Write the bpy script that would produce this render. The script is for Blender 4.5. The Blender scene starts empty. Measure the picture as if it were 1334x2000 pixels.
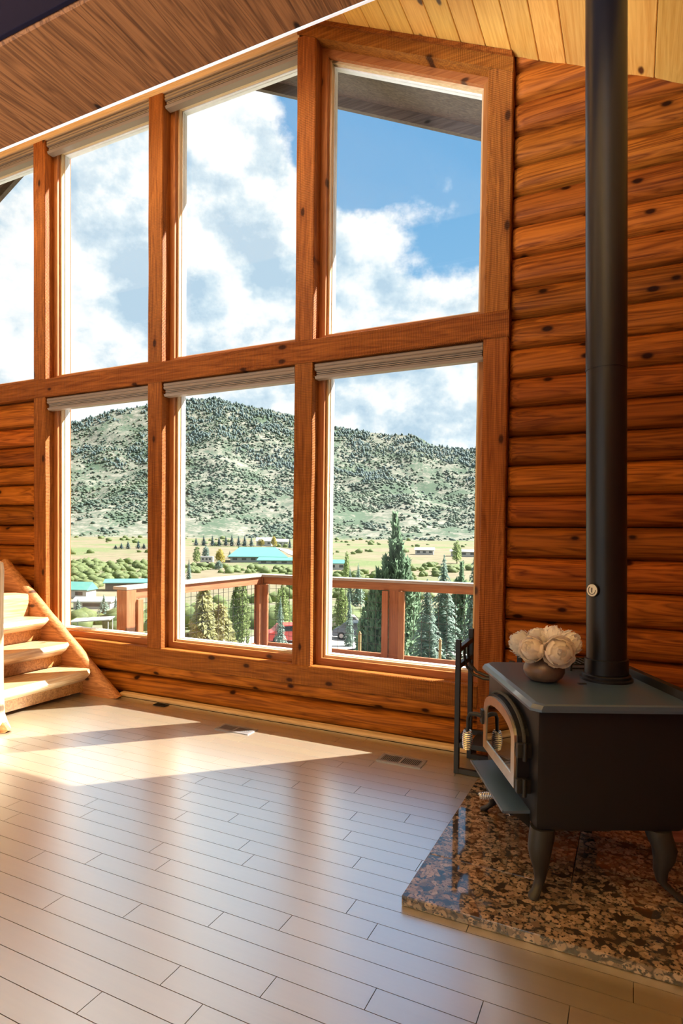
import bpy, bmesh, math, random
import numpy as np
from mathutils import Vector, Matrix, noise

scene = bpy.context.scene
col = scene.collection
R = math.radians

# ------------------------------------------------------------------ camera
YAW, PITCH, ROLL = 0.457993, -0.0271671, 0.0112541
cam_d = bpy.data.cameras.new('camera')
cam = bpy.data.objects.new('camera', cam_d); col.objects.link(cam)
cam_d.sensor_fit = 'VERTICAL'; cam_d.sensor_height = 36.0; cam_d.sensor_width = 24.0
cam_d.lens = 1197.343 * 36.0 / 2000.0
cam_d.shift_x = 22.66 / 2000.0
cam_d.shift_y = 80.40 / 2000.0
cam_d.clip_start = 0.05; cam_d.clip_end = 9000
_f = Vector((-math.sin(YAW) * math.cos(PITCH), math.cos(YAW) * math.cos(PITCH), math.sin(PITCH)))
_r = Vector((math.cos(YAW), math.sin(YAW), 0)); _u = _r.cross(_f)
_r2 = _r * math.cos(ROLL) + _u * math.sin(ROLL); _u2 = _u * math.cos(ROLL) - _r * math.sin(ROLL)
cam.matrix_world = Matrix(((_r2.x, _u2.x, -_f.x, 0.0), (_r2.y, _u2.y, -_f.y, -4.05399),
                           (_r2.z, _u2.z, -_f.z, 1.43), (0, 0, 0, 1)))
scene.camera = cam

# ------------------------------------------------------------------ colour management
scene.view_settings.view_transform = 'Standard'
scene.view_settings.look = 'None'
scene.view_settings.gamma = 1.0
scene.view_settings.use_curve_mapping = False
scene.view_settings.exposure = 0.5

# ------------------------------------------------------------------ node helpers
class NT:
    def __init__(s, tree): s.t = tree; s.n = tree.nodes; s.l = tree.links
    def new(s, typ, **kw):
        n = s.n.new(typ)
        for k, v in kw.items(): setattr(n, k, v)
        return n
    def link(s, a, b): s.l.new(a, b)
    def val(s, sock, v):
        if hasattr(v, 'is_output') or isinstance(v, bpy.types.NodeSocket): s.link(v, sock)
        else: sock.default_value = v
    def math(s, op, a, b=0.0, c=0.0, clamp=False):
        n = s.new('ShaderNodeMath', operation=op, use_clamp=clamp)
        for i, v in enumerate((a, b, c)): s.val(n.inputs[i], v)
        return n.outputs[0]
    def vmath(s, op, a, b=None):
        n = s.new('ShaderNodeVectorMath', operation=op)
        s.val(n.inputs[0], a)
        if b is not None: s.val(n.inputs[1], b)
        return n.outputs['Value'] if op in ('DOT_PRODUCT', 'LENGTH', 'DISTANCE') else n.outputs[0]
    def noise(s, vec, scale, detail=4.0, rough=0.55, dist=0.0):
        n = s.new('ShaderNodeTexNoise'); s.link(vec, n.inputs['Vector'])
        n.inputs['Scale'].default_value = scale; n.inputs['Detail'].default_value = detail
        n.inputs['Roughness'].default_value = rough; n.inputs['Distortion'].default_value = dist
        return n.outputs['Fac']
    def ramp(s, fac, stops, interp='LINEAR'):
        n = s.new('ShaderNodeValToRGB'); s.link(fac, n.inputs[0]); n.color_ramp.interpolation = interp
        e = n.color_ramp.elements
        while len(e) < len(stops): e.new(0.5)
        for i, (p, c) in enumerate(stops):
            e[i].position = p; e[i].color = (c[0], c[1], c[2], 1.0) if len(c) == 3 else c
        return n.outputs[0]
    def mix(s, fac, a, b, blend='MIX'):
        n = s.new('ShaderNodeMix', data_type='RGBA', blend_type=blend)
        s.val(n.inputs[0], fac)
        for i, v in ((6, a), (7, b)):
            if isinstance(v, tuple): n.inputs[i].default_value = (v[0], v[1], v[2], 1.0)
            else: s.link(v, n.inputs[i])
        return n.outputs[2]
    def smooth(s, v, a, b):
        n = s.new('ShaderNodeMapRange', interpolation_type='SMOOTHSTEP')
        s.link(v, n.inputs[0]); n.inputs[1].default_value = a; n.inputs[2].default_value = b
        return n.outputs[0]

# ------------------------------------------------------------------ sky: blue with heavy white cumulus
world = bpy.data.worlds.new('sky'); scene.world = world; world.use_nodes = True
w = NT(world.node_tree); w.n.clear()
tc = w.new('ShaderNodeTexCoord'); d = tc.outputs['Generated']
sep = w.new('ShaderNodeSeparateXYZ'); w.link(d, sep.inputs[0]); dz = sep.outputs[2]
mp = w.new('ShaderNodeMapping'); mp.inputs['Location'].default_value = (3.1, 7.4, 1.35); mp.inputs['Scale'].default_value = (1.0, 1.0, 1.35); w.link(d, mp.inputs[0])
big = w.noise(mp.outputs[0], 2.3, 10.0, 0.58, 0.0)
fine = w.noise(mp.outputs[0], 6.5, 8.0, 0.60, 0.0)
mp2 = w.new('ShaderNodeMapping'); mp2.inputs['Location'].default_value = (3.1 + 0.028, 7.4 + 0.020, 1.35 + 0.045); mp2.inputs['Scale'].default_value = (1.0, 1.0, 1.35); w.link(d, mp2.inputs[0])
fine2 = w.noise(mp2.outputs[0], 6.5, 8.0, 0.60, 0.0)
big2 = w.noise(mp2.outputs[0], 2.3, 10.0, 0.58, 0.0)
gap = w.vmath('DOT_PRODUCT', d, (-0.190, 0.835, 0.515))              # the blue break in the cloud
gapm = w.smooth(gap, 0.955, 0.993)
gap2 = w.smooth(w.vmath('DOT_PRODUCT', d, (-0.33, 0.74, 0.585)), 0.985, 0.999)
dens = w.math('ADD', big, w.math('MULTIPLY', fine, 0.30))
dens = w.math('SUBTRACT', dens, w.math('MULTIPLY', gapm, 0.34))
dens = w.math('SUBTRACT', dens, w.math('MULTIPLY', gap2, 0.28))
cloud = w.smooth(dens, 0.365, 0.45)
blue = w.ramp(dz, [(0.0, (0.42, 0.62, 0.80)), (0.25, (0.28, 0.53, 0.78)), (0.50, (0.175, 0.42, 0.72)), (1.0, (0.12, 0.32, 0.62))])
relief = w.math('ADD', w.math('MULTIPLY', w.math('SUBTRACT', fine, fine2), 2.6), w.math('MULTIPLY', w.math('SUBTRACT', big, big2), 4.5))
lum = w.math('ADD', w.math('ADD', relief, 0.50), w.math('MULTIPLY', w.math('SUBTRACT', w.noise(mp.outputs[0], 1.7, 3.0), 0.5), 1.1))
shade = w.ramp(lum, [(0.10, (0.48, 0.64, 0.78)), (0.36, (0.66, 0.79, 0.88)), (0.56, (0.88, 0.93, 0.96)), (0.78, (1.02, 1.02, 1.02))])
skycol = w.mix(cloud, blue, shade)
gnd = w.mix(w.smooth(dz, -0.06, -0.01), (0.20, 0.19, 0.14), skycol)
bg = w.new('ShaderNodeBackground'); w.link(gnd, bg.inputs[0]); bg.inputs[1].default_value = 0.80
wo = w.new('ShaderNodeOutputWorld'); w.link(bg.outputs[0], wo.inputs[0])

# ------------------------------------------------------------------ sun (outside, high on the right) and an added fill lamp behind the camera
sun_d = bpy.data.lights.new('sun', 'SUN'); sun_d.energy = 18.0; sun_d.angle = R(0.6); sun_d.color = (1.0, 0.955, 0.88)
sun = bpy.data.objects.new('sun', sun_d); col.objects.link(sun)
sun.rotation_euler = Vector((-1.0, -1.0, -1.43)).to_track_quat('-Z', 'Y').to_euler()
def window_light(name, loc, target, sx, sy, energy, colr):
    ld = bpy.data.lights.new(name, 'AREA'); ld.shape = 'RECTANGLE'; ld.size = sx; ld.size_y = sy; ld.spread = R(80); ld.energy = energy; ld.color = colr
    lo = bpy.data.objects.new(name, ld); col.objects.link(lo); lo.location = loc
    lo.rotation_euler = (Vector(target) - Vector(loc)).to_track_quat('-Z', 'Y').to_euler()
window_light('added_fill_behind', (-4.6, -7.3, 1.2), (-2.4, -3.9, 5.6), 7.8, 2.2, 500, (0.88, 0.94, 1.0))  # added unseen lamp, aimed up to brighten the ceiling and room

# ------------------------------------------------------------------ object helpers
MAT = {}
def tag(o, label=None, cat=None, group=None, kind=None):
    if label: o['label'] = label
    if cat: o['category'] = cat
    if group: o['group'] = group
    if kind: o['kind'] = kind
    return o
def empty(name, loc=(0, 0, 0), rz=0.0, parent=None):
    o = bpy.data.objects.new(name, None); col.objects.link(o); o.location = loc; o.rotation_euler = (0, 0, rz)
    o.empty_display_size = 0.1
    if parent: o.parent = parent
    return o
def thing(name, label, cat, loc=(0, 0, 0), rz=0.0, group=None):
    return tag(empty(name, loc, rz), label, cat, group)
def structure(name, label=None):
    o = empty(name); tag(o, label, None, None, 'structure'); return o

class MB:
    """collects shapes; build() links them as one mesh object"""
    def __init__(s): s.v = []; s.f = []; s.mi = []
    def add(s, verts, faces, mi=0):
        b = len(s.v); s.v += [tuple(p) for p in verts]; s.f += [tuple(i + b for i in q) for q in faces]; s.mi += [mi] * len(faces)
        return s
    def box(s, x0, x1, y0, y1, z0, z1, bev=0.0, mi=0, M=None):
        if bev <= 0:
            vs = [(x, y, z) for x in (x0, x1) for y in (y0, y1) for z in (z0, z1)]
            fs = [(0, 1, 3, 2), (4, 6, 7, 5), (0, 4, 5, 1), (2, 3, 7, 6), (0, 2, 6, 4), (1, 5, 7, 3)]
        else:
            bm = bmesh.new(); bmesh.ops.create_cube(bm, size=1.0)
            for q in bm.verts: q.co = Vector((x0 + (q.co.x + .5) * (x1 - x0), y0 + (q.co.y + .5) * (y1 - y0), z0 + (q.co.z + .5) * (z1 - z0)))
            bmesh.ops.bevel(bm, geom=bm.edges[:], offset=bev, segments=2, profile=0.6, affect='EDGES')
            bm.verts.index_update()
            vs = [q.co[:] for q in bm.verts]; fs = [[q.index for q in f.verts] for f in bm.faces]; bm.free()
        if M is not None: vs = [tuple(M @ Vector(p)) for p in vs]
        return s.add(vs, fs, mi)
    def prism(s, poly, axis, a, b, mi=0):
        """extrude a 2D polygon along an axis: 'x' poly is (y,z), 'y' poly is (x,z), 'z' poly is (x,y)"""
        def P(p, t): return {'x': (t, p[0], p[1]), 'y': (p[0], t, p[1]), 'z': (p[0], p[1], t)}[axis]
        n = len(poly); vs = [P(p, a) for p in poly] + [P(p, b) for p in poly]
        fs = [tuple(range(n - 1, -1, -1)), tuple(range(n, 2 * n))] + [(i, (i + 1) % n, n + (i + 1) % n, n + i) for i in range(n)]
        return s.add(vs, fs, mi)
    def tube(s, path, r, seg=10, mi=0, cap=True):
        path = [Vector(p) for p in path]; n = len(path); rr = r if isinstance(r, (list, tuple)) else [r] * n
        vs = []; prev = None
        for i, p in enumerate(path):
            t = (path[min(i + 1, n - 1)] - path[max(i - 1, 0)]).normalized()
            if prev is None: a = t.orthogonal().normalized()
            else:
                a = prev - t * prev.dot(t); a = a.normalized() if a.length > 1e-6 else t.orthogonal().normalized()
            prev = a; b = t.cross(a)
            for k in range(seg):
                g = 2 * math.pi * k / seg; vs.append(tuple(p + (a * math.cos(g) + b * math.sin(g)) * rr[i]))
        fs = [(i * seg + k, i * seg + (k + 1) % seg, (i + 1) * seg + (k + 1) % seg, (i + 1) * seg + k) for i in range(n - 1) for k in range(seg)]
        if cap: fs += [tuple(range(seg - 1, -1, -1)), tuple((n - 1) * seg + k for k in range(seg))]
        return s.add(vs, fs, mi)
    def lathe(s, prof, c=(0, 0, 0), seg=24, mi=0, sx=1.0, sy=1.0):
        n = len(prof); vs = []
        for (r, z) in prof:
            for k in range(seg):
                g = 2 * math.pi * k / seg; vs.append((c[0] + sx * r * math.cos(g), c[1] + sy * r * math.sin(g), c[2] + z))
        fs = [(i * seg + k, i * seg + (k + 1) % seg, (i + 1) * seg + (k + 1) % seg, (i + 1) * seg + k) for i in range(n - 1) for k in range(seg)]
        fs += [tuple(range(seg - 1, -1, -1)), tuple((n - 1) * seg + k for k in range(seg))]
        return s.add(vs, fs, mi)
    def mesh(s, name, mats, smooth=False):
        me = bpy.data.meshes.new(name); me.from_pydata(s.v, [], s.f)
        for m in (mats if isinstance(mats, (list, tuple)) else [mats]): me.materials.append(MAT[m])
        if len(set(s.mi)) > 1 or (s.mi and s.mi[0]): me.polygons.foreach_set('material_index', s.mi)
        if smooth:
            me.polygons.foreach_set('use_smooth', [True] * len(s.f))
            try: me.set_sharp_from_angle(angle=R(42))
            except Exception: pass
        me.update(); return me
    def build(s, name, mats, parent=None, smooth=False):
        o = bpy.data.objects.new(name, s.mesh(name, mats, smooth)); col.objects.link(o)
        if parent: o.parent = parent
        return o
def link_mesh(name, me, parent=None, loc=(0, 0, 0), rz=0.0, sc=(1, 1, 1)):
    o = bpy.data.objects.new(name, me); col.objects.link(o); o.location = loc; o.rotation_euler = (0, 0, rz); o.scale = sc
    if parent: o.parent = parent
    return o

# ------------------------------------------------------------------ materials
def new_mat(name):
    m = bpy.data.materials.new(name); m.use_nodes = True; MAT[name] = m
    t = NT(m.node_tree); return m, t, t.n['Principled BSDF']
def plain(name, c, rough=0.5, metal=0.0, spec=0.5, var=0.08, scale=20.0, bump=0.0, sheen=0.0, coat=0.0):
    m, t, b = new_mat(name)
    co = t.new('ShaderNodeTexCoord').outputs['Object']
    n = t.noise(co, scale, 4.0)
    t.link(t.ramp(n, [(0.25, tuple(max(0, x * (1 - var)) for x in c)), (0.75, tuple(min(1, x * (1 + var)) for x in c))]), b.inputs['Base Color'])
    b.inputs['Roughness'].default_value = rough; b.inputs['Metallic'].default_value = metal
    b.inputs['Specular IOR Level'].default_value = spec; b.inputs['Coat Weight'].default_value = coat
    if bump:
        bp = t.new('ShaderNodeBump'); bp.inputs['Strength'].default_value = bump; bp.inputs['Distance'].default_value = 0.01
        t.link(n, bp.inputs['Height']); t.link(bp.outputs[0], b.inputs['Normal'])
    return m
def wood(name, dark, light, axis='x', rough=0.5, knots=0.5, saw=0.0, fine=1.0, objvar=0.25, bump=0.25, knotcol=None, spec=0.4, coat=0.0, grainmix=0.55):
    m, t, b = new_mat(name)
    oi = t.new('ShaderNodeObjectInfo').outputs['Random']
    co = t.new('ShaderNodeTexCoord').outputs['Object']
    off = t.new('ShaderNodeCombineXYZ')
    for i, k in enumerate((31.0, 57.0, 43.0)): t.link(t.math('MULTIPLY', oi, k), off.inputs[i])
    co = t.vmath('ADD', co, off.outputs[0])
    def stretched(a, c):
        mp = t.new('ShaderNodeMapping'); s = [c, c, c]; s['xyz'.index(axis)] = a
        mp.inputs['Scale'].default_value = s; t.link(co, mp.inputs[0]); return mp.outputs[0]
    g1 = t.noise(stretched(0.9 * fine, 14.0 * fine), 1.0, 3.0, 0.5, 1.2)
    g2 = t.noise(stretched(2.5 * fine, 70.0 * fine), 1.0, 3.0, 0.6, 0.3)
    band = t.math('FRACT', t.math('MULTIPLY', g1, 6.0))
    band = t.math('ABSOLUTE', t.math('SUBTRACT', band, 0.5))
    g = t.math('ADD', t.math('MULTIPLY', band, 0.9 * grainmix), t.math('MULTIPLY', g2, 0.75))
    colr = t.ramp(g, [(0.22, dark), (0.72, light)])
    big = t.noise(stretched(0.6, 2.2), 1.0, 2.0)
    colr = t.mix(t.smooth(big, 0.35, 0.7), colr, tuple(x * 0.72 for x in light), 'MIX') if False else colr
    hgt = g
    if knots > 0:
        vo = t.new('ShaderNodeTexVoronoi'); vo.voronoi_dimensions = '2D'; ks = t.new('ShaderNodeSeparateXYZ'); t.link(co, ks.inputs[0]); kc_ = t.new('ShaderNodeCombineXYZ'); il, iw = {'x': (0, 2), 'z': (2, 0), 'y': (1, 0)}[axis]; t.link(t.math('MULTIPLY', ks.outputs[il], 2.8), kc_.inputs[0]); t.link(t.math('MULTIPLY', ks.outputs[iw], 5.5), kc_.inputs[1]); t.link(kc_.outputs[0], vo.inputs['Vector']); vo.inputs['Scale'].default_value = 1.0
        wob = t.math('ADD', vo.outputs['Distance'], t.math('MULTIPLY', t.math('SUBTRACT', g1, 0.5), 0.10))
        csep = t.new('ShaderNodeSeparateColor'); t.link(vo.outputs['Color'], csep.inputs[0])
        on = t.math('LESS_THAN', csep.outputs[0], knots * 0.55)
        k = t.math('MULTIPLY', t.math('SUBTRACT', 1.0, t.smooth(wob, 0.045, 0.12)), on)
        halo = t.math('MULTIPLY', t.math('SUBTRACT', 1.0, t.smooth(wob, 0.08, 0.30)), t.math('MULTIPLY', on, 0.35))
        kc = knotcol or tuple(x * 0.25 for x in dark)
        colr = t.mix(halo, colr, dark); colr = t.mix(k, colr, kc)
    if saw > 0:
        wv = t.new('ShaderNodeTexWave', wave_type='BANDS'); wv.bands_direction = axis.upper()
        t.link(co, wv.inputs['Vector']); wv.inputs['Scale'].default_value = 26.0; wv.inputs['Distortion'].default_value = 3.0
        wv.inputs['Detail'].default_value = 2.0; wv.inputs['Detail Scale'].default_value = 0.6
        sw = t.math('MULTIPLY', wv.outputs['Fac'], t.noise(co, 3.0, 2.0))
        colr = t.mix(t.math('MULTIPLY', sw, saw * 0.5), colr, tuple(x * 0.45 for x in dark))
        hgt = t.math('ADD', hgt, t.math('MULTIPLY', sw, 1.4 * saw))
    hsv = t.new('ShaderNodeHueSaturation'); t.link(colr, hsv.inputs['Color'])
    t.link(t.math('ADD', 1.0 - objvar * 0.5, t.math('MULTIPLY', oi, objvar)), hsv.inputs['Value'])
    t.link(t.math('ADD', 0.494, t.math('MULTIPLY', t.math('FRACT', t.math('MULTIPLY', oi, 7.3)), 0.012)), hsv.inputs['Hue'])
    t.link(hsv.outputs[0], b.inputs['Base Color'])
    b.inputs['Roughness'].default_value = rough; b.inputs['Specular IOR Level'].default_value = spec
    b.inputs['Coat Weight'].default_value = coat; b.inputs['Coat Roughness'].default_value = 0.25
    if bump > 0:
        bp = t.new('ShaderNodeBump'); bp.inputs['Strength'].default_value = bump; bp.inputs['Distance'].default_value = 0.004
        t.link(hgt, bp.inputs['Height']); t.link(bp.outputs[0], b.inputs['Normal'])
    return m

wood('log', (0.105, 0.020, 0.0026), (0.42, 0.120, 0.0145), 'x', 0.55, 0.6, objvar=0.6, spec=0.10, fine=0.8, grainmix=0.75)
wood('timber_x', (0.16, 0.038, 0.005), (0.40, 0.132, 0.020), 'x', 0.6, 0.55, saw=1.2, objvar=0.15, bump=0.5, spec=0.15)
wood('timber_z', (0.16, 0.040, 0.006), (0.40, 0.135, 0.023), 'z', 0.6, 0.55, saw=1.0, objvar=0.15, bump=0.5, spec=0.15)
wood('casing_x', (0.26, 0.080, 0.018), (0.46, 0.175, 0.045), 'x', 0.5, 0.3, objvar=0.1)
wood('casing_z', (0.26, 0.080, 0.018), (0.46, 0.175, 0.045), 'z', 0.5, 0.3, objvar=0.1)
wood('pale_x', (0.50, 0.33, 0.17), (0.70, 0.50, 0.30), 'x', 0.45, 0.1, objvar=0.1)
wood('pale_z', (0.50, 0.33, 0.17), (0.70, 0.50, 0.30), 'z', 0.45, 0.1, objvar=0.1)
wood('pine_y', (0.70, 0.34, 0.065), (0.90, 0.54, 0.14), 'y', 0.40, 0.45, objvar=0.22, knotcol=(0.09, 0.03, 0.008), bump=0.08)
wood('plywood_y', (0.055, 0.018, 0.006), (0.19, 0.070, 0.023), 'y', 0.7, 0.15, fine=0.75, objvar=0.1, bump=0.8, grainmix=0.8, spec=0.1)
wood('bamboo', (0.43, 0.295, 0.155), (0.53, 0.385, 0.225), 'x', 0.30, 0.0, fine=0.9, objvar=0.10, bump=0.02, spec=0.3, grainmix=0.25)
_t = NT(MAT['bamboo'].node_tree)                                     # high-gloss lacquer over the bamboo
_lw = _t.new('ShaderNodeLayerWeight'); _lw.inputs[0].default_value = 0.5
_gl = _t.new('ShaderNodeBsdfGlossy'); _gl.inputs['Roughness'].default_value = 0.30; _gl.inputs[0].default_value = (0.76, 0.90, 1.0, 1.0)
_mx = _t.new('ShaderNodeMixShader'); _t.link(_t.math('ADD', 0.64, _t.math('MULTIPLY', _t.math('POWER', _lw.outputs['Facing'], 3.0), 0.30)), _mx.inputs[0])
_t.link(_t.n['Principled BSDF'].outputs[0], _mx.inputs[1]); _t.link(_gl.outputs[0], _mx.inputs[2]); _t.link(_mx.outputs[0], _t.n['Material Output'].inputs[0])
wood('stair_log', (0.40, 0.19, 0.075), (0.70, 0.46, 0.25), 'y', 0.4, 0.4, objvar=0.12, coat=0.6)
wood('stringer_log', (0.24, 0.085, 0.024), (0.58, 0.27, 0.09), 'x', 0.5, 0.6, objvar=0.1)
wood('newel_log', (0.45, 0.27, 0.13), (0.72, 0.52, 0.32), 'z', 0.5, 0.3, objvar=0.1)
wood('redwood_x', (0.20, 0.070, 0.028), (0.34, 0.135, 0.058), 'x', 0.6, 0.25, objvar=0.15)
wood('redwood_y', (0.20, 0.070, 0.028), (0.34, 0.135, 0.058), 'y', 0.6, 0.25, objvar=0.15)
wood('redwood_z', (0.20, 0.070, 0.028), (0.34, 0.135, 0.058), 'z', 0.6, 0.25, objvar=0.15)
wood('grey_board', (0.20, 0.17, 0.14), (0.38, 0.34, 0.30), 'x', 0.7, 0.2, objvar=0.2)
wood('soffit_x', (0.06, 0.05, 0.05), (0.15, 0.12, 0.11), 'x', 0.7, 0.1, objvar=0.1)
wood('firewood', (0.20, 0.06, 0.03), (0.42, 0.16, 0.09), 'x', 0.7, 0.3, objvar=0.2)
plain('gap_dark', (0.045, 0.022, 0.010), 0.9)
plain('subfloor', (0.06, 0.035, 0.02), 0.9)
plain('plaster', (0.42, 0.30, 0.18), 0.8)
plain('white_trim_highlight', (0.78, 0.76, 0.78), 0.35)  # window seals, and the painted highlight on the beam edge
plain('blind_rail', (0.26, 0.19, 0.135), 0.45, var=0.04)
plain('blind_fabric', (0.30, 0.225, 0.16), 0.8, var=0.05)
plain('stove_black', (0.010, 0.010, 0.015), 0.45, 0.0, 0.3, var=0.1, scale=300, bump=0.03)
plain('stove_top', (0.038, 0.080, 0.165), 0.42, 0.0, 1.0, var=0.1, scale=300, coat=0.3)  # blue base stands in for sky reflected on the black top
plain('backlit_shade', (0.007, 0.005, 0.010), 0.8, 0.0, 0.03)  # shade of the beam's backlit face, put into the colour
plain('pipe_black', (0.006, 0.007, 0.012), 0.34, 0.0, 0.5, var=0.1)
plain('iron', (0.010, 0.010, 0.011), 0.45, 0.0, 0.5)
plain('cast_iron', (0.020, 0.020, 0.022), 0.5, 0.0, 0.5, bump=0.05, scale=90)
plain('nickel', (0.80, 0.74, 0.66), 0.30, 1.0)
plain('steel_coil', (0.70, 0.68, 0.66), 0.25, 1.0)
plain('gasket', (0.05, 0.05, 0.05), 0.9, bump=0.6, scale=160)
plain('vase_clay', (0.135, 0.088, 0.070), 0.30, 0.0, 0.5, var=0.25, scale=25)
plain('stem', (0.05, 0.09, 0.03), 0.6)
plain('vent_metal', (0.34, 0.31, 0.30), 0.4, 0.6)
plain('vent_dark', (0.008, 0.008, 0.008), 0.9)
plain('gauge_face', (0.70, 0.70, 0.68), 0.4)
plain('wire', (0.05, 0.05, 0.05), 0.5, 0.8)
plain('tyre', (0.012, 0.012, 0.012), 0.8)
plain('car_dark', (0.05, 0.065, 0.09), 0.25, 0.3, 0.6, coat=0.5)
plain('car_white', (0.62, 0.52, 0.50), 0.3, coat=0.5)
plain('car_red', (0.55, 0.06, 0.05), 0.3, coat=0.5)
plain('car_glass', (0.03, 0.04, 0.05), 0.08)
plain('teal_roof', (0.075, 0.225, 0.20), 0.45, var=0.06, scale=0.3)
plain('house_grey', (0.30, 0.33, 0.34), 0.8, scale=0.5)
plain('house_white', (0.40, 0.40, 0.39), 0.8, scale=0.5)
plain('house_window', (0.05, 0.06, 0.07), 0.2)
plain('teal_tarp', (0.10, 0.42, 0.30), 0.6)
plain('road', (0.34, 0.32, 0.30), 0.9, scale=0.2)
plain('bark', (0.10, 0.065, 0.045), 0.9, bump=0.5)
plain('stake', (0.40, 0.22, 0.09), 0.8)

m, t, b = new_mat('granite')
co = t.new('ShaderNodeTexCoord').outputs['Object']
off = t.new('ShaderNodeCombineXYZ'); oi = t.new('ShaderNodeObjectInfo').outputs['Random']
for i in range(3): t.link(t.math('MULTIPLY', oi, 9.0 + 5 * i), off.inputs[i])
co = t.vmath('ADD', co, off.outputs[0])
wn = t.new('ShaderNodeTexNoise'); t.link(co, wn.inputs['Vector']); wn.inputs['Scale'].default_value = 9.0
cw = t.vmath('ADD', co, t.vmath('MULTIPLY', wn.outputs['Color'], (0.06, 0.06, 0.06)))
vo = t.new('ShaderNodeTexVoronoi'); vo.inputs['Scale'].default_value = 38.0; t.link(cw, vo.inputs['Vector'])
cs = t.new('ShaderNodeSeparateColor'); t.link(vo.outputs['Color'], cs.inputs[0])
pebble = t.ramp(cs.outputs[0], [(0.0, (0.045, 0.03, 0.022)), (0.12, (0.17, 0.115, 0.082)), (0.40, (0.31, 0.215, 0.155)), (0.7, (0.40, 0.29, 0.22)), (0.9, (0.24, 0.19, 0.15))], 'CONSTANT')
edge = t.smooth(t.math('ADD', vo.outputs['Distance'], t.math('MULTIPLY', t.noise(co, 60.0, 3.0), 0.5)), 0.80, 1.05)
gcol = t.mix(edge, pebble, (0.05, 0.038, 0.033))
speck = t.smooth(t.noise(co, 75.0, 4.0), 0.53, 0.62)
gcol = t.mix(speck, gcol, (0.02, 0.017, 0.016))
t.link(gcol, b.inputs['Base Color']); b.inputs['Roughness'].default_value = 0.07; b.inputs['Specular IOR Level'].default_value = 0.8
b.inputs['Coat Weight'].default_value = 0.6; b.inputs['Coat Roughness'].default_value = 0.03

def pane_mat(name, tint, refl):
    m = bpy.data.materials.new(name); m.use_nodes = True; MAT[name] = m
    t = NT(m.node_tree); t.n.clear()
    tr = t.new('ShaderNodeBsdfTransparent'); tr.inputs[0].default_value = (*tint, 1)
    gl = t.new('ShaderNodeBsdfGlossy'); gl.inputs['Roughness'].default_value = 0.01
    lw = t.new('ShaderNodeLayerWeight'); lw.inputs[0].default_value = 0.5
    fr = t.math('ADD', refl, t.math('MULTIPLY', t.math('POWER', lw.outputs['Facing'], 4.0), 0.5))
    mx = t.new('ShaderNodeMixShader'); t.link(fr, mx.inputs[0])
    t.link(tr.outputs[0], mx.inputs[1]); t.link(gl.outputs[0], mx.inputs[2])
    o = t.new('ShaderNodeOutputMaterial'); t.link(mx.outputs[0], o.inputs[0]); return m
pane_mat('window_glass', (0.98, 0.99, 0.985), 0.014)
pane_mat('stove_glass', (0.10, 0.09, 0.08), 0.30)

def leaf_mat(name, c1, c2, scale, trans=0.35):
    m, t, b = new_mat(name)
    co = t.new('ShaderNodeTexCoord').outputs['Object']
    oi = t.new('ShaderNodeObjectInfo').outputs['Random']
    n = t.noise(co, scale, 3.0)
    c = t.ramp(n, [(0.3, c1), (0.7, c2)])
    hsv = t.new('ShaderNodeHueSaturation'); t.link(c, hsv.inputs['Color'])
    t.link(t.math('ADD', 0.8, t.math('MULTIPLY', oi, 0.4)), hsv.inputs['Value'])
    t.link(hsv.outputs[0], b.inputs['Base Color']); b.inputs['Roughness'].default_value = 0.7
    tl = t.new('ShaderNodeBsdfTranslucent'); t.link(hsv.outputs[0], tl.inputs[0])
    mx = t.new('ShaderNodeMixShader'); mx.inputs[0].default_value = trans
    t.link(b.outputs[0], mx.inputs[1]); t.link(tl.outputs[0], mx.inputs[2])
    t.link(mx.outputs[0], t.n['Material Output'].inputs[0]); return m
leaf_mat('petal', (0.84, 0.80, 0.79), (0.94, 0.92, 0.91), 30.0, 0.45)
leaf_mat('petal_warm', (0.86, 0.77, 0.71), (0.94, 0.88, 0.84), 30.0, 0.45)
leaf_mat('leaf_spruce', (0.16, 0.23, 0.19), (0.34, 0.44, 0.38), 2.0, 0.6)
leaf_mat('leaf_juniper', (0.13, 0.21, 0.13), (0.28, 0.40, 0.26), 2.0, 0.6)
leaf_mat('leaf_green', (0.15, 0.21, 0.08), (0.32, 0.38, 0.16), 1.5, 0.6)
leaf_mat('leaf_willow', (0.26, 0.26, 0.12), (0.50, 0.47, 0.25), 2.0, 0.6)
leaf_mat('leaf_autumn', (0.30, 0.26, 0.06), (0.48, 0.42, 0.12), 1.0)
leaf_mat('leaf_dark', (0.055, 0.10, 0.11), (0.11, 0.165, 0.155), 0.2)  # bluish cast of distant haze mixed into the green
leaf_mat('scrub', (0.06, 0.10, 0.09), (0.135, 0.185, 0.115), 0.012, 0.4)  # green shifted towards blue to imitate haze over the hillside

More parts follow.
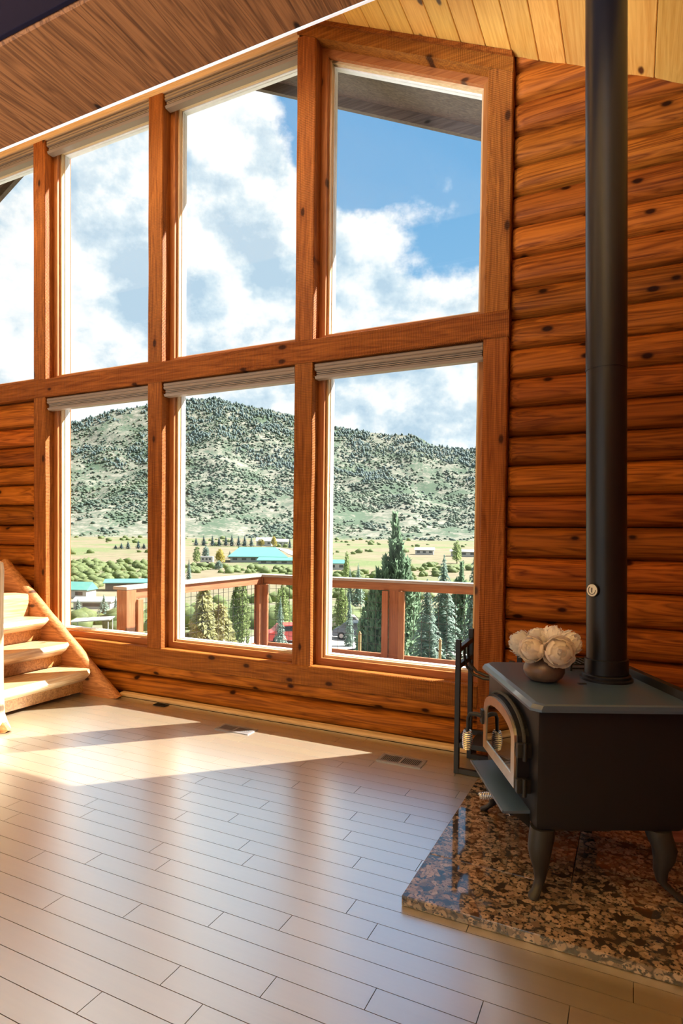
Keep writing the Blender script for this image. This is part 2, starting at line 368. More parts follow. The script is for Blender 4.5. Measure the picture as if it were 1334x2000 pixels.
m, t, b = new_mat('terrain')
geo = t.new('ShaderNodeTexCoord').outputs['Object']
n1 = t.noise(geo, 0.010, 5.0, 0.6); n2 = t.noise(geo, 0.12, 4.0, 0.6); n3 = t.noise(geo, 0.9, 3.0, 0.6)
sp = t.new('ShaderNodeSeparateXYZ'); t.link(geo, sp.inputs[0])
dist = t.vmath('LENGTH', geo)
dry = t.ramp(n2, [(0.3, (0.125, 0.105, 0.07)), (0.7, (0.18, 0.155, 0.105))])
grn = t.ramp(n3, [(0.3, (0.065, 0.095, 0.04)), (0.7, (0.14, 0.165, 0.075))])
near = t.mix(t.smooth(n2, 0.38, 0.62), grn, (0.15, 0.14, 0.105))
valley = t.mix(t.smooth(n1, 0.44, 0.60), dry, grn)
hillc = t.mix(t.smooth(t.math('ADD', n1, t.math('MULTIPLY', n2, 0.5)), 0.74, 0.86), t.ramp(t.noise(geo, 0.045, 5.0, 0.7), [(0.36, (0.065, 0.092, 0.068)), (0.48, (0.12, 0.125, 0.10)), (0.66, (0.21, 0.20, 0.168))]), (0.06, 0.088, 0.06))
c = t.mix(t.smooth(dist, 120, 240), near, valley)
c = t.mix(t.smooth(dist, 1150, 1300), c, hillc)
t.link(c, b.inputs['Base Color']); b.inputs['Roughness'].default_value = 0.95; b.inputs['Specular IOR Level'].default_value = 0.1

# ================================================================== THE SETTING
rnd = random.Random(7)
POSTS = [(-6.640, -6.483), (-5.195, -5.035), (-3.762, -3.607), (-2.315, -2.160), (-0.900, -0.742)]
Z_SILL0, Z_SILL, Z_TR0, Z_TR1 = 0.300, 0.452, 2.725, 2.893
X_R, X_L, Y_REAR = 1.45, -10.6, -8.0
RIDGE = -5.0
def zc(x):                                    # underside of the ceiling boards
    return 4.505 - 0.490 * (x + 0.752) if x >= RIDGE else 4.505 - 0.490 * (2 * RIDGE - x + 0.752)
Z_HEAD = 5.125

# ---- floor: bamboo strips laid parallel to the window wall
floor = structure('floor', 'pale glossy bamboo strip floor')
MB().box(X_L, X_R, Y_REAR, 0.3, -0.12, -0.02).build('subfloor', 'subfloor', floor)
PIT, LEN = 0.10125, 0.9785
ENDS = {-0.663: -0.843, -0.777: -1.099, -0.887: -1.364, -0.988: -1.707, -1.092: -1.975, -1.199: -1.251, -1.302: -1.724, -1.409: -1.193,
        -1.509: -1.782, -1.618: -1.054, -1.716: -1.577, -1.821: -1.489, -1.922: -0.944, -2.027: -0.814, -2.127: -1.119, -2.227: -1.360,
        -2.330: -0.696, -2.430: -1.004, -2.543: -1.314, -2.623: -1.143, -2.732: -1.455}
plank_meshes = {}
def plank_mesh(l):
    k = round(l, 3)
    if k not in plank_meshes:
        g = 0.0014
        plank_meshes[k] = MB().box(g, l - g, g, PIT - g, -0.02, 0.0).mesh('plank', 'bamboo')
    return plank_meshes[k]
y_top = -2.474 + PIT * 24                     # first strip starts at the wall
row = 0; nbuilt = 0; rest = MB()
while y_top - PIT * row > -4.3:
    ya = y_top - PIT * (row + 1); yc = ya + PIT / 2
    key = min(ENDS, key=lambda q: abs(q - yc))
    ph = ENDS[key] if abs(key - yc) < 0.055 else rnd.uniform(-1, 0)
    xmin = -5.3 if yc > -1.6 else -3.6
    x = ph
    while x > xmin: x -= LEN
    while x < X_R - 0.02:
        l = min(LEN, X_R - 0.01 - x)
        link_mesh('plank', plank_mesh(l), floor, (x, ya, 0)); nbuilt += 1
        x += LEN
    x0 = ph
    while x0 > xmin: x0 -= LEN
    rest.box(X_L, x0 - 0.001, ya + 0.0018, ya + PIT - 0.0018, -0.02, 0.0)
    row += 1
yy = y_top - PIT * row
while yy > Y_REAR + PIT:
    rest.box(X_L, X_R, yy - PIT + 0.0018, yy - 0.0018, -0.02, 0.0); yy -= PIT
o = rest.build('floor_strips', 'bamboo', floor); o['kind'] = 'stuff'

# ---- the window wall
wall = structure('wall_back', 'log and timber wall of tall windows')
def log_mesh(x0, x1, z0, z1, y_face, y_joint, y_back, seed, round0=True, round1=False, top=None):
    rr = random.Random(seed); n = 9; xs = []
    L = x1 - x0; m = max(3, int(L / 0.35))
    if round0: xs += [(0.0, 0.25), (0.012, 0.62), (0.035, 0.90), (0.075, 1.0)]
    else: xs += [(0.0, 1.0)]
    xs += [(L * i / m, 1.0) for i in range(1, m) if L * i / m > 0.15]
    xs += [(L, 1.0)] if not round1 else [(L - 0.075, 1.0), (L - 0.035, 0.9), (L - 0.012, 0.62), (L, 0.25)]
    ofs = rr.uniform(0, 50); v = []; f = []; H = z1 - z0; k = n + 2
    for (dx, s) in xs:
        wob = 0.010 * noise.noise(Vector((dx * 0.8 + ofs, 3.1, seed * .37)))
        for i in range(n):
            t = -1 + 2 * i / (n - 1)
            bul = max(0.0, 1 - abs(t) ** 2.3) ** 0.5
            y = y_joint - (y_joint - y_face + wob) * bul * s
            z = (z0 + z1) / 2 + t * H / 2 * (1.0 if s == 1.0 else 0.93 + 0.07 * s) + 0.3 * wob
            v.append((x0 + dx, y, z))
        v.append((x0 + dx, y_back, z1)); v.append((x0 + dx, y_back, z0))
    for a in range(len(xs) - 1):
        for i in range(k): f.append((a * k + i, (a + 1) * k + i, (a + 1) * k + (i + 1) % k, a * k + (i + 1) % k))
    f.append(tuple(range(k))); f.append(tuple((len(xs) - 1) * k + i for i in range(k - 1, -1, -1)))
    b = MB(); b.add(v, f); return b
JOINTS = [0.0, 0.105, 0.30, 0.50, 0.70, 0.898, 1.107, 1.308, 1.506, 1.704, 1.905, 2.094, 2.283, 2.470, 2.660, 2.853, 3.049, 3.247, 3.444, 3.640, 3.825, 4.020, 4.221, 4.42, 4.62]
for i in range(len(JOINTS) - 1):              # right of the windows, each log reaching up to the sloping ceiling
    z0, z1 = JOINTS[i], JOINTS[i + 1]
    x1 = X_R + 0.1
    if z1 > zc(x1): x1 = min(x1, -0.752 + (4.505 - z0) / 0.490 + 0.10)
    if x1 < -0.6: continue
    log_mesh(-0.742, x1, z0 + 0.002, z1 - 0.002, 0.018, 0.085, 0.29, 100 + i).build('log', 'log', wall, True)
ZL = [0.0, 0.105, 0.30, 0.50, 0.70, 0.898, 1.107, 1.308, 1.506, 1.704, 1.905, 2.094, 2.283, 2.470, 2.725]
for i in range(len(ZL) - 1):                  # left of the windows, under the cross timber
    log_mesh(X_L, -5.197, ZL[i] + 0.002, ZL[i + 1] - 0.002, 0.018, 0.085, 0.29, 200 + i, False, True).build('log', 'log', wall, True)
log_mesh(-5.19, -0.90, 0.006, 0.188, 0.012, 0.085, 0.29, 301, False, False).build('log', 'log', wall, True)
log_mesh(-5.19, -0.90, 0.190, 0.345, 0.012, 0.085, 0.29, 302, False, False).build('log', 'log', wall, True)
def rough_box(x0, x1, y0, y1, z0, z1, axis, seed):
    """squared timber with slightly wavy, eased edges"""
    rr = random.Random(seed); L = (x1 - x0) if axis == 'x' else (z1 - z0); n = max(4, int(L / 0.16)); e = 0.006
    v = []; f = []
    for i in range(n + 1):
        t = i / n
        def j(k): return 0.0035 * noise.noise(Vector((t * L * 2.2, k * 9.1, seed * 1.7)))
        if axis == 'x':
            a, b_, c, d_ = y0 + j(1), y1, z0 + j(2), z1 + j(3); p = [(a, c + e), (a + e, c), (b_, c), (b_, d_), (a + e, d_), (a, d_ - e)]
            v += [(x0 + t * L, q[0], q[1]) for q in p]
        else:
            a, b_, c, d_ = x0 + j(1), x1 + j(2), y0 + j(3), y1; p = [(a, d_), (a, c + e), (a + e, c), (b_ - e, c), (b_, c + e), (b_, d_)]
            v += [(q[0], q[1], z0 + t * L) for q in p]
    for i in range(n):
        for q in range(6):
            f.append((i * 6 + q, i * 6 + (q + 1) % 6, (i + 1) * 6 + (q + 1) % 6, (i + 1) * 6 + q))
    f.append(tuple(range(5, -1, -1))); f.append(tuple(n * 6 + q for q in range(6)))
    b = MB(); b.add(v, f); return b
rough_box(X_L, -0.738, -0.012, 0.30, Z_TR0, Z_TR1, 'x', 1).build('cross_timber', 'timber_x', wall)
rough_box(-5.035, -0.900, 0.0, 0.30, Z_SILL0, Z_SILL, 'x', 2).build('sill_timber', 'timber_x', wall)
for i, (a, b_) in enumerate(POSTS):
    lo = 0.0 if i in (1, 4) else Z_SILL
    if i > 0: rough_box(a, b_, 0.0, 0.30, lo, Z_TR0, 'z', 10 + i).build('post', 'timber_z', wall)
    top = zc(b_) if i == 4 else (5.13 if i == 3 else Z_HEAD + 0.12)
    rough_box(a, b_, 0.0, 0.30, Z_TR1, top - (0.06 if i == 4 else 0), 'z', 20 + i).build('post', 'timber_z', wall)
# headers: level over the left windows, raked over the right one
rough_box(-7.70, -2.30, 0.0, 0.30, Z_HEAD, Z_HEAD + 0.12, 'x', 31).build('header', 'pale_x', wall)
hd = MB(); xa, xb = -2.315, -0.742
hd.prism([(xa, zc(xa) - 0.115), (xb, zc(xb) - 0.115), (xb, zc(xb) + 0.02), (xa, zc(xa) + 0.02)], 'y', -0.006, 0.30)
hd.build('raked_header', 'timber_x', wall)
MB().prism([(xa, zc(xa) - 0.026), (xb - 0.005, zc(xb) - 0.026), (xb - 0.005, zc(xb)), (xa, zc(xa))], 'y', -0.030, -0.004).build('raked_moulding', 'timber_x', wall)
MB().prism([(-7.70, Z_HEAD + 0.12), (-2.315, Z_HEAD + 0.12), (-2.315, zc(-2.315)), (RIDGE, zc(RIDGE)), (-7.70, zc(-7.70))], 'y', 0.04, 0.29).build('gable_panel', 'plaster', wall)
MB().prism([(X_L, Z_TR1), (-6.64, Z_TR1), (-6.64, Z_HEAD), (-7.70, Z_HEAD), (X_L, zc(X_L))], 'y', 0.04, 0.29).build('gable_panel', 'plaster', wall)
MB().prism([(-0.742, 0.0), (X_R, 0.0), (X_R, zc(X_R)), (-0.742, zc(-0.742))], 'y', 0.20, 0.285).build('backing', 'gap_dark', wall)
MB().box(X_L, -5.197, 0.20, 0.285, 0.0, Z_TR0).build('backing', 'gap_dark', wall)
# skirting
bb = structure('baseboard_back', 'thin pale wood shoe moulding under the windows')
MB().prism([(0.02, 0.0), (-0.030, 0.0), (-0.030, 0.012), (-0.016, 0.026), (0.02, 0.032)], 'x', -4.05, -0.93).build('shoe_moulding', 'pale_x', bb)

# ---- windows: casing, pale glazing stop, pane
def ring(b, outer, inner, y0, y1):
    """four mitred boards between an outer and an inner quad in the (x, z) plane"""
    out = []
    for i in range(4):
        j = (i + 1) % 4; q = MB(); q.prism([outer[i], outer[j], inner[j], inner[i]], 'y', y0, y1); out.append(q)
    return out
def inset(q, c):
    (x0, z0), (x1, _), (_, zr), (_, zl) = q
    sl = (zr - zl) / (x1 - x0); cc = c * math.sqrt(1 + sl * sl)
    return [(x0 + c, z0 + c), (x1 - c, z0 + c), (x1 - c, zr - sl * c - cc), (x0 + c, zl + sl * c - cc)]
def window(n, x0, x1, z0, zl, zr, label):
    wd = structure('window_%d' % n, label)
    q0 = [(x0, z0), (x1, z0), (x1, zr), (x0, zl)]; q1 = inset(q0, 0.050); q2 = inset(q0, 0.068); q3 = inset(q0, 0.074)
    for i, q in enumerate(ring(None, q0, q1, 0.10, 0.24)): q.build('casing', 'casing_x' if i % 2 == 0 else 'casing_z', wd)
    for i, q in enumerate(ring(None, q1, q2, 0.135, 0.23)): q.build('glazing_stop', 'pale_x' if i % 2 == 0 else 'pale_z', wd)
    for i, q in enumerate(ring(None, q2, q3, 0.170, 0.225)): q.build('seal', 'white_trim_highlight', wd)
    MB().prism(q3, 'y', 0.188, 0.194).build('pane', 'window_glass', wd)
P_ = POSTS
window(1, P_[1][1], P_[2][0], Z_SILL, Z_TR0, Z_TR0, 'lower left window looking on the field')
window(2, P_[2][1], P_[3][0], Z_SILL, Z_TR0, Z_TR0, 'lower middle window looking on the deck corner')
window(3, P_[3][1], P_[4][0], Z_SILL, Z_TR0, Z_TR0, 'lower right window looking on the tall juniper')
window(4, P_[0][1], P_[1][0], Z_TR1, Z_HEAD, Z_HEAD, 'upper window at the left edge of the picture')
window(5, P_[1][1], P_[2][0], Z_TR1, Z_HEAD, Z_HEAD, 'upper window second from the left')
window(6, P_[2][1], P_[3][0], Z_TR1, Z_HEAD, Z_HEAD, 'upper window third from the left')
window(7, P_[3][1], P_[4][0], Z_TR1, zc(P_[3][1]) - 0.115, zc(P_[4][0]) - 0.115, 'upper right window with raked top')

# ---- ceiling boards and roof
ceil = structure('ceiling', 'honey pine boards sloping down to the right')
CP = 0.1615
def ceil_board(x0, x1, mat='pine_y', ya=Y_REAR, yb=0.03):
    q = MB(); e = 0.006
    def zz(x): return zc(x)
    q.prism([(x0 + 0.0012, zz(x0) + e), (x0 + e, zz(x0 + e)), (x1 - e, zz(x1 - e)), (x1 - 0.0012, zz(x1) + e), (x1 - 0.0012, zz(x1) + 0.024), (x0 + 0.0012, zz(x0) + 0.024)], 'y', ya, yb)
    return q
k = -26
while True:
    x0 = -0.752 + CP * k; k += 1
    if x0 > X_R: break
    if x0 < RIDGE: continue
    ceil_board(x0, x0 + CP).build('board', 'pine_y', ceil)
lft = MB()
x0 = RIDGE
while x0 > X_L - 0.2:
    q = ceil_board(x0 - CP, x0); lft.add(q.v, q.f); x0 -= CP
o = lft.build('boards', 'pine_y', ceil); o['kind'] = 'stuff'
roof = structure('roof', 'gable roof with a dark weathered soffit outside the glass')
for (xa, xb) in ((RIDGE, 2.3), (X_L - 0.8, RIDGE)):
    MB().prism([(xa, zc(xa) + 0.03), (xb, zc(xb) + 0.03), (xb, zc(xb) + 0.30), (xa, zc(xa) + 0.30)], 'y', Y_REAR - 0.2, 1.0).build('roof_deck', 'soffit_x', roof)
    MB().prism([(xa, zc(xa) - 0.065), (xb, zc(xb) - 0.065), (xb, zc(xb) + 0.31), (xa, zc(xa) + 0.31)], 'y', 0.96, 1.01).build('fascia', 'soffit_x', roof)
# ---- boxed beam across the room
beam = structure('boxed_beam', 'wide brown boxed beam with its edge highlight coloured white')
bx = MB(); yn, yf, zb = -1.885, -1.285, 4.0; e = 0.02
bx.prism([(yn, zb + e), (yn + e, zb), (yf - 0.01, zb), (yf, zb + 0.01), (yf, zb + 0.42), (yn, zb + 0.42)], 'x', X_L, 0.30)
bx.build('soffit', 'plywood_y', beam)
MB().box(X_L, 0.30, yn - 0.025, yn - 0.001, zb + 0.004, zb + 0.42, 0.004).build('near_face_shade', 'backlit_shade', beam)  # near-black colour paints the shade on the beam's backlit side
ed = MB(); ed.prism([(yf - 0.008, zb - 0.004), (yf + 0.006, zb - 0.004), (yf + 0.008, zb + 0.03), (yf + 0.001, zb + 0.03), (yf + 0.0, zb + 0.001), (yf - 0.008, zb + 0.001)], 'x', X_L, 0.30)
ed.build('edge_highlight', 'white_trim_highlight', beam)  # white colour paints the window light caught by the far edge

# ---- the rest of the room (behind and beside the camera)
wr = structure('wall_right', 'log wall beside the stove')
for i in range(0, 20, 1):
    z0 = i * 0.198
    if z0 > zc(X_R): break
    q = log_mesh(Y_REAR, -0.0, z0 + 0.002, z0 + 0.196, 0.018, 0.085, 0.26, 400 + i, False, False)
    q.v = [(X_R + y, x, z) for (x, y, z) in q.v]; q.build('log', 'log', wr, True)
wl = structure('wall_left'); MB().box(X_L - 0.2, X_L, Y_REAR, 0.3, 0, zc(X_L) + .1).build('panel', 'plaster', wl)
wre = structure('wall_rear')
for (a, b_, c_, d_) in ((X_L, -10.3, 0, 4.6), (-0.9, X_R, 0, 3.6), (-10.3, -0.9, 0, 0.5), (-10.3, -0.9, 4.3, 4.6)):
    MB().box(a, b_, Y_REAR - 0.2, Y_REAR, c_, d_).build('panel', 'plaster', wre)
MB().prism([(X_L, 3.6), (X_R, 3.45), (RIDGE, zc(RIDGE))], 'y', Y_REAR - 0.2, Y_REAR - 0.01).build('panel', 'plaster', wre)

# ================================================================== THE THINGS IN THE ROOM
# ---- blinds rolled up under the headers
def blind(x0, x1, zt, label):
    t = thing('window_blind', label, 'blind', ((x0 + x1) / 2, 0.0, zt), 0, 'pleated blinds drawn up at the window heads')
    h = (x1 - x0) / 2
    q = MB(); q.prism([(0.012, -0.050), (0.022, -0.056), (0.085, -0.056), (0.085, -0.004), (0.020, -0.004), (0.012, -0.012), (0.012, -0.026), (0.018, -0.031), (0.012, -0.036)], 'x', -h, h)
    q.build('head_rail', 'blind_rail', t)
    p = MB()
    for k in range(3): p.box(-h + 0.006, h - 0.006, 0.028, 0.082, -0.068 - k * 0.013 + 0.002, -0.057 - k * 0.013, 0.003)
    p.build('folded_fabric', 'blind_fabric', t)
    MB().prism([(0.014, -0.098), (0.024, -0.116), (0.082, -0.116), (0.082, -0.096), (0.020, -0.096)], 'x', -h, h).build('bottom_rail', 'blind_rail', t)
for (i, zt, lab) in ((1, Z_TR0 - 0.006, 'beige pleated blind drawn up over the lower left window'), (2, Z_TR0 - 0.006, 'beige pleated blind drawn up over the lower middle window'),
                     (3, Z_TR0 - 0.006, 'beige pleated blind drawn up over the lower right window'), (0, Z_HEAD - 0.004, 'beige blind drawn up at the very top left corner of the windows'),
                     (1, Z_HEAD - 0.004, 'beige blind drawn up over the second upper window from the left'), (2, Z_HEAD - 0.004, 'beige blind drawn up over the upper middle window, beside the tallest post')):
    blind(POSTS[i][1] + 0.012, POSTS[i + 1][0] - 0.006, zt, lab)

# ---- floor registers
def register(x0, x1, y0, y1, name, label, dark=False):
    t = thing(name, label, 'vent', ((x0 + x1) / 2, (y0 + y1) / 2, 0), 0, 'floor vents along the window wall')
    hx, hy = (x1 - x0) / 2, (y1 - y0) / 2; fm = 'vent_dark' if dark else 'vent_metal'; e = 0.022 if not dark else 0.006
    fr = MB()
    for bxs in ((-hx, hx, -hy, -hy + e), (-hx, hx, hy - e, hy), (-hx, -hx + e, -hy + e, hy - e), (hx - e, hx, -hy + e, hy - e)): fr.box(*bxs, 0.0005, 0.006)
    if not dark: fr.box(-0.008, 0.008, -hy + e, hy - e, 0.0005, 0.006)
    fr.build('frame', fm, t)
    MB().box(-hx + e, hx - e, -hy + e, hy - e, 0.0004, 0.0015).build('opening', 'vent_dark', t)
    n = 22 if not dark else 6; lv = MB()
    for k in range(n):
        xx = -hx + e + (k + 0.5) * (2 * hx - 2 * e) / n
        lv.box(xx - 0.0022, xx + 0.0022, -hy + e, hy - e, 0.0015, 0.005)
    lv.build('louvres', fm, t)
register(-1.440, -1.145, -0.432, -0.288, 'floor_vent', 'metal floor vent in the shade nearest the black rack')
register(-2.735, -2.440, -0.402, -0.268, 'floor_vent', 'metal floor vent half in the sun patch under the middle window')
register(-3.576, -3.450, -0.128, -0.066, 'floor_socket', 'small dark floor opening near the foot of the log stairs', True)

# ---- granite hearth
hearth = thing('hearth', 'polished brown speckled granite hearth slab under the stove', 'hearth')
HZ = 0.040
def slab(poly, seed=0):
    q = MB(); q.prism(poly, 'z', 0.001, HZ)
    o = q.build('slab', 'granite', hearth)
    bv = o.modifiers.new('edge', 'BEVEL'); bv.width = 0.003; bv.segments = 2
    return o
slab([(-0.773, -1.823), (1.38, -1.823), (1.38, -1.468), (-0.773, -1.468)])
slab([(-0.773, -1.465), (-0.192, -1.465), (-0.192, -0.52), (-0.773, -0.52)])
slab([(-0.189, -1.465), (1.38, -1.465), (1.38, -0.52), (-0.189, -0.52)])

# ---- wood stove
SO = (-0.319, -1.622, HZ); SRZ = math.atan2(0.44159, 0.89722)
stove = thing('wood_stove', 'black steel wood stove with arched glass door on curved legs', 'stove', SO, SRZ)
DZ = -HZ
def zl(z): return z + DZ
q = MB(); q.box(0.018, 0.60, 0.018, 0.765, zl(0.297), zl(0.776), 0.028); q.build('body', 'stove_black', stove, True)
q = MB()
def top_poly(g): return [(-0.012 + g, 0.022), (0.022, -0.012 + g), (0.615, -0.012 + g), (0.615, 0.795 - g), (0.022, 0.795 - g), (-0.012 + g, 0.761)]
pa, pb, pc = top_poly(0.0), top_poly(0.0), top_poly(0.0)
tp = MB(); n = 6
lay = [(0.0, 0.770), (0.0, 0.780), (0.010, 0.795), (0.028, 0.800)]
for (g, z) in lay:
    tp.v += [(x + (g if x < 0 else 0) + (g * 0.8 if 0 <= x < 0.03 else 0), y + (g * 0.35 if y < 0.03 else -g * 0.35 if y > 0.75 else 0), zl(z)) for (x, y) in top_poly(0.0)]
for a in range(len(lay) - 1):
    for i in range(n): tp.f.append((a * n + i, a * n + (i + 1) % n, (a + 1) * n + (i + 1) % n, (a + 1) * n + i))
tp.f.append(tuple(range(n - 1, -1, -1))); tp.f.append(tuple((len(lay) - 1) * n + i for i in range(n))); tp.mi = [0] * len(tp.f)
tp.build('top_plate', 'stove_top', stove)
MB().box(0.605, 0.640, 0.02, 0.763, zl(0.36), zl(0.835), 0.008).build('rear_shield', 'iron', stove, True)
MB().box(0.07, 0.350, 0.10, 0.68, zl(0.262), zl(0.300), 0.003).build('ash_pan', 'iron', stove)
def leg(cx, cy, sx, sy):
    secs = [(0.300, 0.000, 0.052), (0.270, 0.004, 0.053), (0.225, 0.014, 0.050), (0.180, 0.014, 0.042), (0.135, 0.008, 0.030), (0.095, 0.010, 0.022), (0.070, 0.026, 0.020), (0.056, 0.042, 0.024), (0.046, 0.046, 0.023), (0.0405, 0.046, 0.016)]
    b = MB(); m = 12
    for (z, o_, h) in secs:
        for k in range(m):
            g = 2 * math.pi * k / m; c_, s_ = math.cos(g), math.sin(g)
            sq = 1.0 / max(abs(c_), abs(s_)) ** 0.55
            b.v.append((cx + sx * o_ + h * 0.86 * c_ * sq, cy + sy * o_ + h * 0.86 * s_ * sq, zl(z)))
    for a in range(len(secs) - 1):
        for k in range(m): b.f.append((a * m + k, a * m + (k + 1) % m, (a + 1) * m + (k + 1) % m, (a + 1) * m + k))
    b.f.append(tuple(range(m - 1, -1, -1))); b.f.append(tuple((len(secs) - 1) * m + k for k in range(m))); b.mi = [0] * len(b.f)
    b.build('leg', 'cast_iron', stove, True)
for (cx, cy, sx, sy) in ((0.058, 0.056, -1, -1), (0.058, 0.728, -1, 1), (0.510, 0.056, 1.5, -1), (0.510, 0.728, 1.5, 1)): leg(cx, cy, sx, sy)
# door
def door_poly(a0, a1, z0, z1, zap, n=14):
    c = (a0 + a1) / 2; hw = (a1 - a0) / 2; out = [(a0, z0), (a1, z0)]
    for i in range(n + 1):
        g = math.pi * i / n; out.append((c + hw * math.cos(g), z1 + (zap - z1) * math.sin(g) ** 0.9 if 0 < i < n else z1))
    return out
def zpoly(p): return [(a, zl(z)) for a, z in p]
dout = zpoly(door_poly(0.105, 0.625, 0.415, 0.610, 0.725)); dmid = zpoly(door_poly(0.118, 0.612, 0.426, 0.612, 0.714)); din = zpoly(door_poly(0.165, 0.565, 0.470, 0.612, 0.672))
door = MB().prism(dout, 'x', -0.030, 0.020).build('door', 'stove_black', stove)
def ring_x(outer, inner, xa, xb):
    b = MB(); n = len(outer)
    for x in (xa, xb): b.v += [(x, a, z) for a, z in outer] + [(x, a, z) for a, z in inner]
    for i in range(n):
        j = (i + 1) % n
        b.f += [(i, j, n + j, n + i), (2 * n + i, 3 * n + i, 3 * n + j, 2 * n + j), (i, 2 * n + i, 2 * n + j, j), (n + i, n + j, 3 * n + j, 3 * n + i)]
    b.mi = [0] * len(b.f); return b
ring_x(dmid, din, -0.040, -0.029).build('door_frame', 'nickel', door)
MB().prism(din, 'x', -0.036, -0.0305).build('glass', 'stove_glass', door)
gk = MB(); gp = zpoly(door_poly(0.098, 0.632, 0.410, 0.612, 0.735)); gk.tube([(-0.006, a, z) for a, z in gp[2:]], 0.008, 8); gk.build('gasket', 'gasket', door, True)
for zz in (0.448, 0.590):
    h = MB(); h.box(-0.040, 0.018, 0.074, 0.106, zl(zz - 0.028), zl(zz + 0.028), 0.006); h.tube([(-0.012, 0.068, zl(zz - 0.036)), (-0.012, 0.068, zl(zz + 0.036))], 0.009, 10); h.build('hinge', 'iron', door, True)
hb = MB(); hb.box(-0.052, -0.028, 0.598, 0.640, zl(0.535), zl(0.605), 0.008)
hb.tube([(-0.045, 0.615, zl(0.572)), (-0.075, 0.628, zl(0.578)), (-0.098, 0.640, zl(0.574)), (-0.106, 0.644, zl(0.555)), (-0.108, 0.645, zl(0.490))], [0.011, 0.011, 0.010, 0.009, 0.008], 10)
hb.build('latch_handle', 'iron', door, True)
def coil(cx, cy, z0, z1, r, turns, wire, name, parent, axis='z'):
    pts = []; n = turns * 12
    for i in range(n + 1):
        t = i / n; g = 2 * math.pi * turns * t; rr = r * (0.55 + 0.45 * math.sin(math.pi * min(1, max(0, t * 0.92 + 0.04))) ** 0.6)
        p = (rr * math.cos(g), rr * math.sin(g), z0 + (z1 - z0) * t)
        pts.append((cx + p[0], cy + p[1], p[2]) if axis == 'z' else (z0 + (z1 - z0) * t, cx + p[0], cy + p[1]))
    b = MB(); b.tube(pts, wire, 6); return b.build(name, 'steel_coil', parent, True)
coil(-0.108, 0.645, zl(0.492), zl(0.400), 0.023, 10, 0.0038, 'coil_grip', door)
# ash lip and its coil-handled pull
lp = MB(); lp.prism([(0.022, zl(0.350)), (-0.086, zl(0.346)), (-0.092, zl(0.352)), (-0.094, zl(0.342)), (-0.086, zl(0.337)), (0.022, zl(0.338))], 'y', 0.085, 0.640)
lp.build('ash_lip', 'stove_top', stove)
for a in (0.10, 0.62): MB().prism([(0.022, zl(0.338)), (-0.055, zl(0.338)), (0.022, zl(0.275))], 'y', a - 0.003, a + 0.003).build('lip_bracket', 'iron', stove)
pu = MB(); pu.tube([(0.08, 0.38, zl(0.283)), (-0.052, 0.38, zl(0.283))], 0.005, 8); pu.build('pull_rod', 'iron', stove)
coil(0.38, zl(0.283), -0.112, -0.050, 0.015, 8, 0.0028, 'pull_coil', stove, 'x')
MB().box(-0.022, 0.07, 0.22, 0.31, zl(0.264), zl(0.270), 0.002).build('pan_tab', 'steel_coil', stove)
fl = MB(); fl.lathe([(0.112, 0.0), (0.112, 0.010), (0.103, 0.014), (0.103, 0.024), (0.096, 0.030), (0.096, 0.030)], (0.464, 0.430, zl(0.7995)), 32); fl.build('flue_collar', 'stove_black', stove, True)
tb = MB(); tb.box(0.30, 0.335, 0.33, 0.345, zl(0.7998), zl(0.803)); tb.build('damper_tab', 'iron', stove)

# ---- stove pipe
pipe = thing('stove_pipe', 'tall black stove pipe running from the stove to the ceiling', 'stove pipe', (-0.092, -1.032, 0.802))
def pax(z): return ((z - 0.82) / (3.818 - 0.82) * -0.0647, 0.0, z - 0.802)
MB().tube([pax(z) for z in (0.8305, 2.19)], 0.0845, 40).build('lower_pipe', 'pipe_black', pipe, True)
MB().tube([pax(z) for z in (2.192, 4.155)], 0.0858, 40).build('upper_pipe', 'pipe_black', pipe, True)
cl = MB(); cl.tube([pax(0.831), pax(0.895), pax(0.898)], [0.092, 0.092, 0.086], 40); cl.build('sleeve', 'pipe_black', pipe, True)
MB().tube([pax(2.188), pax(2.196)], 0.0868, 40).build('seam', 'pipe_black', pipe, True)
# magnetic thermometer on the pipe
nv = Vector((-0.897, -0.442, 0)) * 0.80 + Vector((0.09, -0.995, 0)) * 0.60; nv.normalize()
gc = Vector((-0.092, -1.032, 1.205)) + Vector((pax(1.205)[0], 0, 0)) + nv * 0.0855
th = thing('stove_thermometer', 'small round silver thermometer on the left side of the black pipe', 'thermometer', tuple(gc))
MB().tube([tuple(nv * 0.0), tuple(nv * 0.010)], 0.030, 28).build('case', 'iron', th, True)
MB().tube([tuple(nv * 0.0095), tuple(nv * 0.0115)], 0.027, 28).build('dial', 'gauge_face', th, True)
rg = MB(); sdv = Vector((0, 0, 1)); tdv = nv.cross(sdv)
rg.tube([tuple(nv * 0.0115 + sdv * 0.018 * math.cos(g) + tdv * 0.018 * math.sin(g)) for g in [0.6 + i * 0.25 for i in range(18)]], 0.0018, 6)
rg.tube([tuple(nv * 0.012 - sdv * 0.010), tuple(nv * 0.012 + sdv * 0.012)], 0.0025, 6); rg.build('dial_marks', 'iron', th)

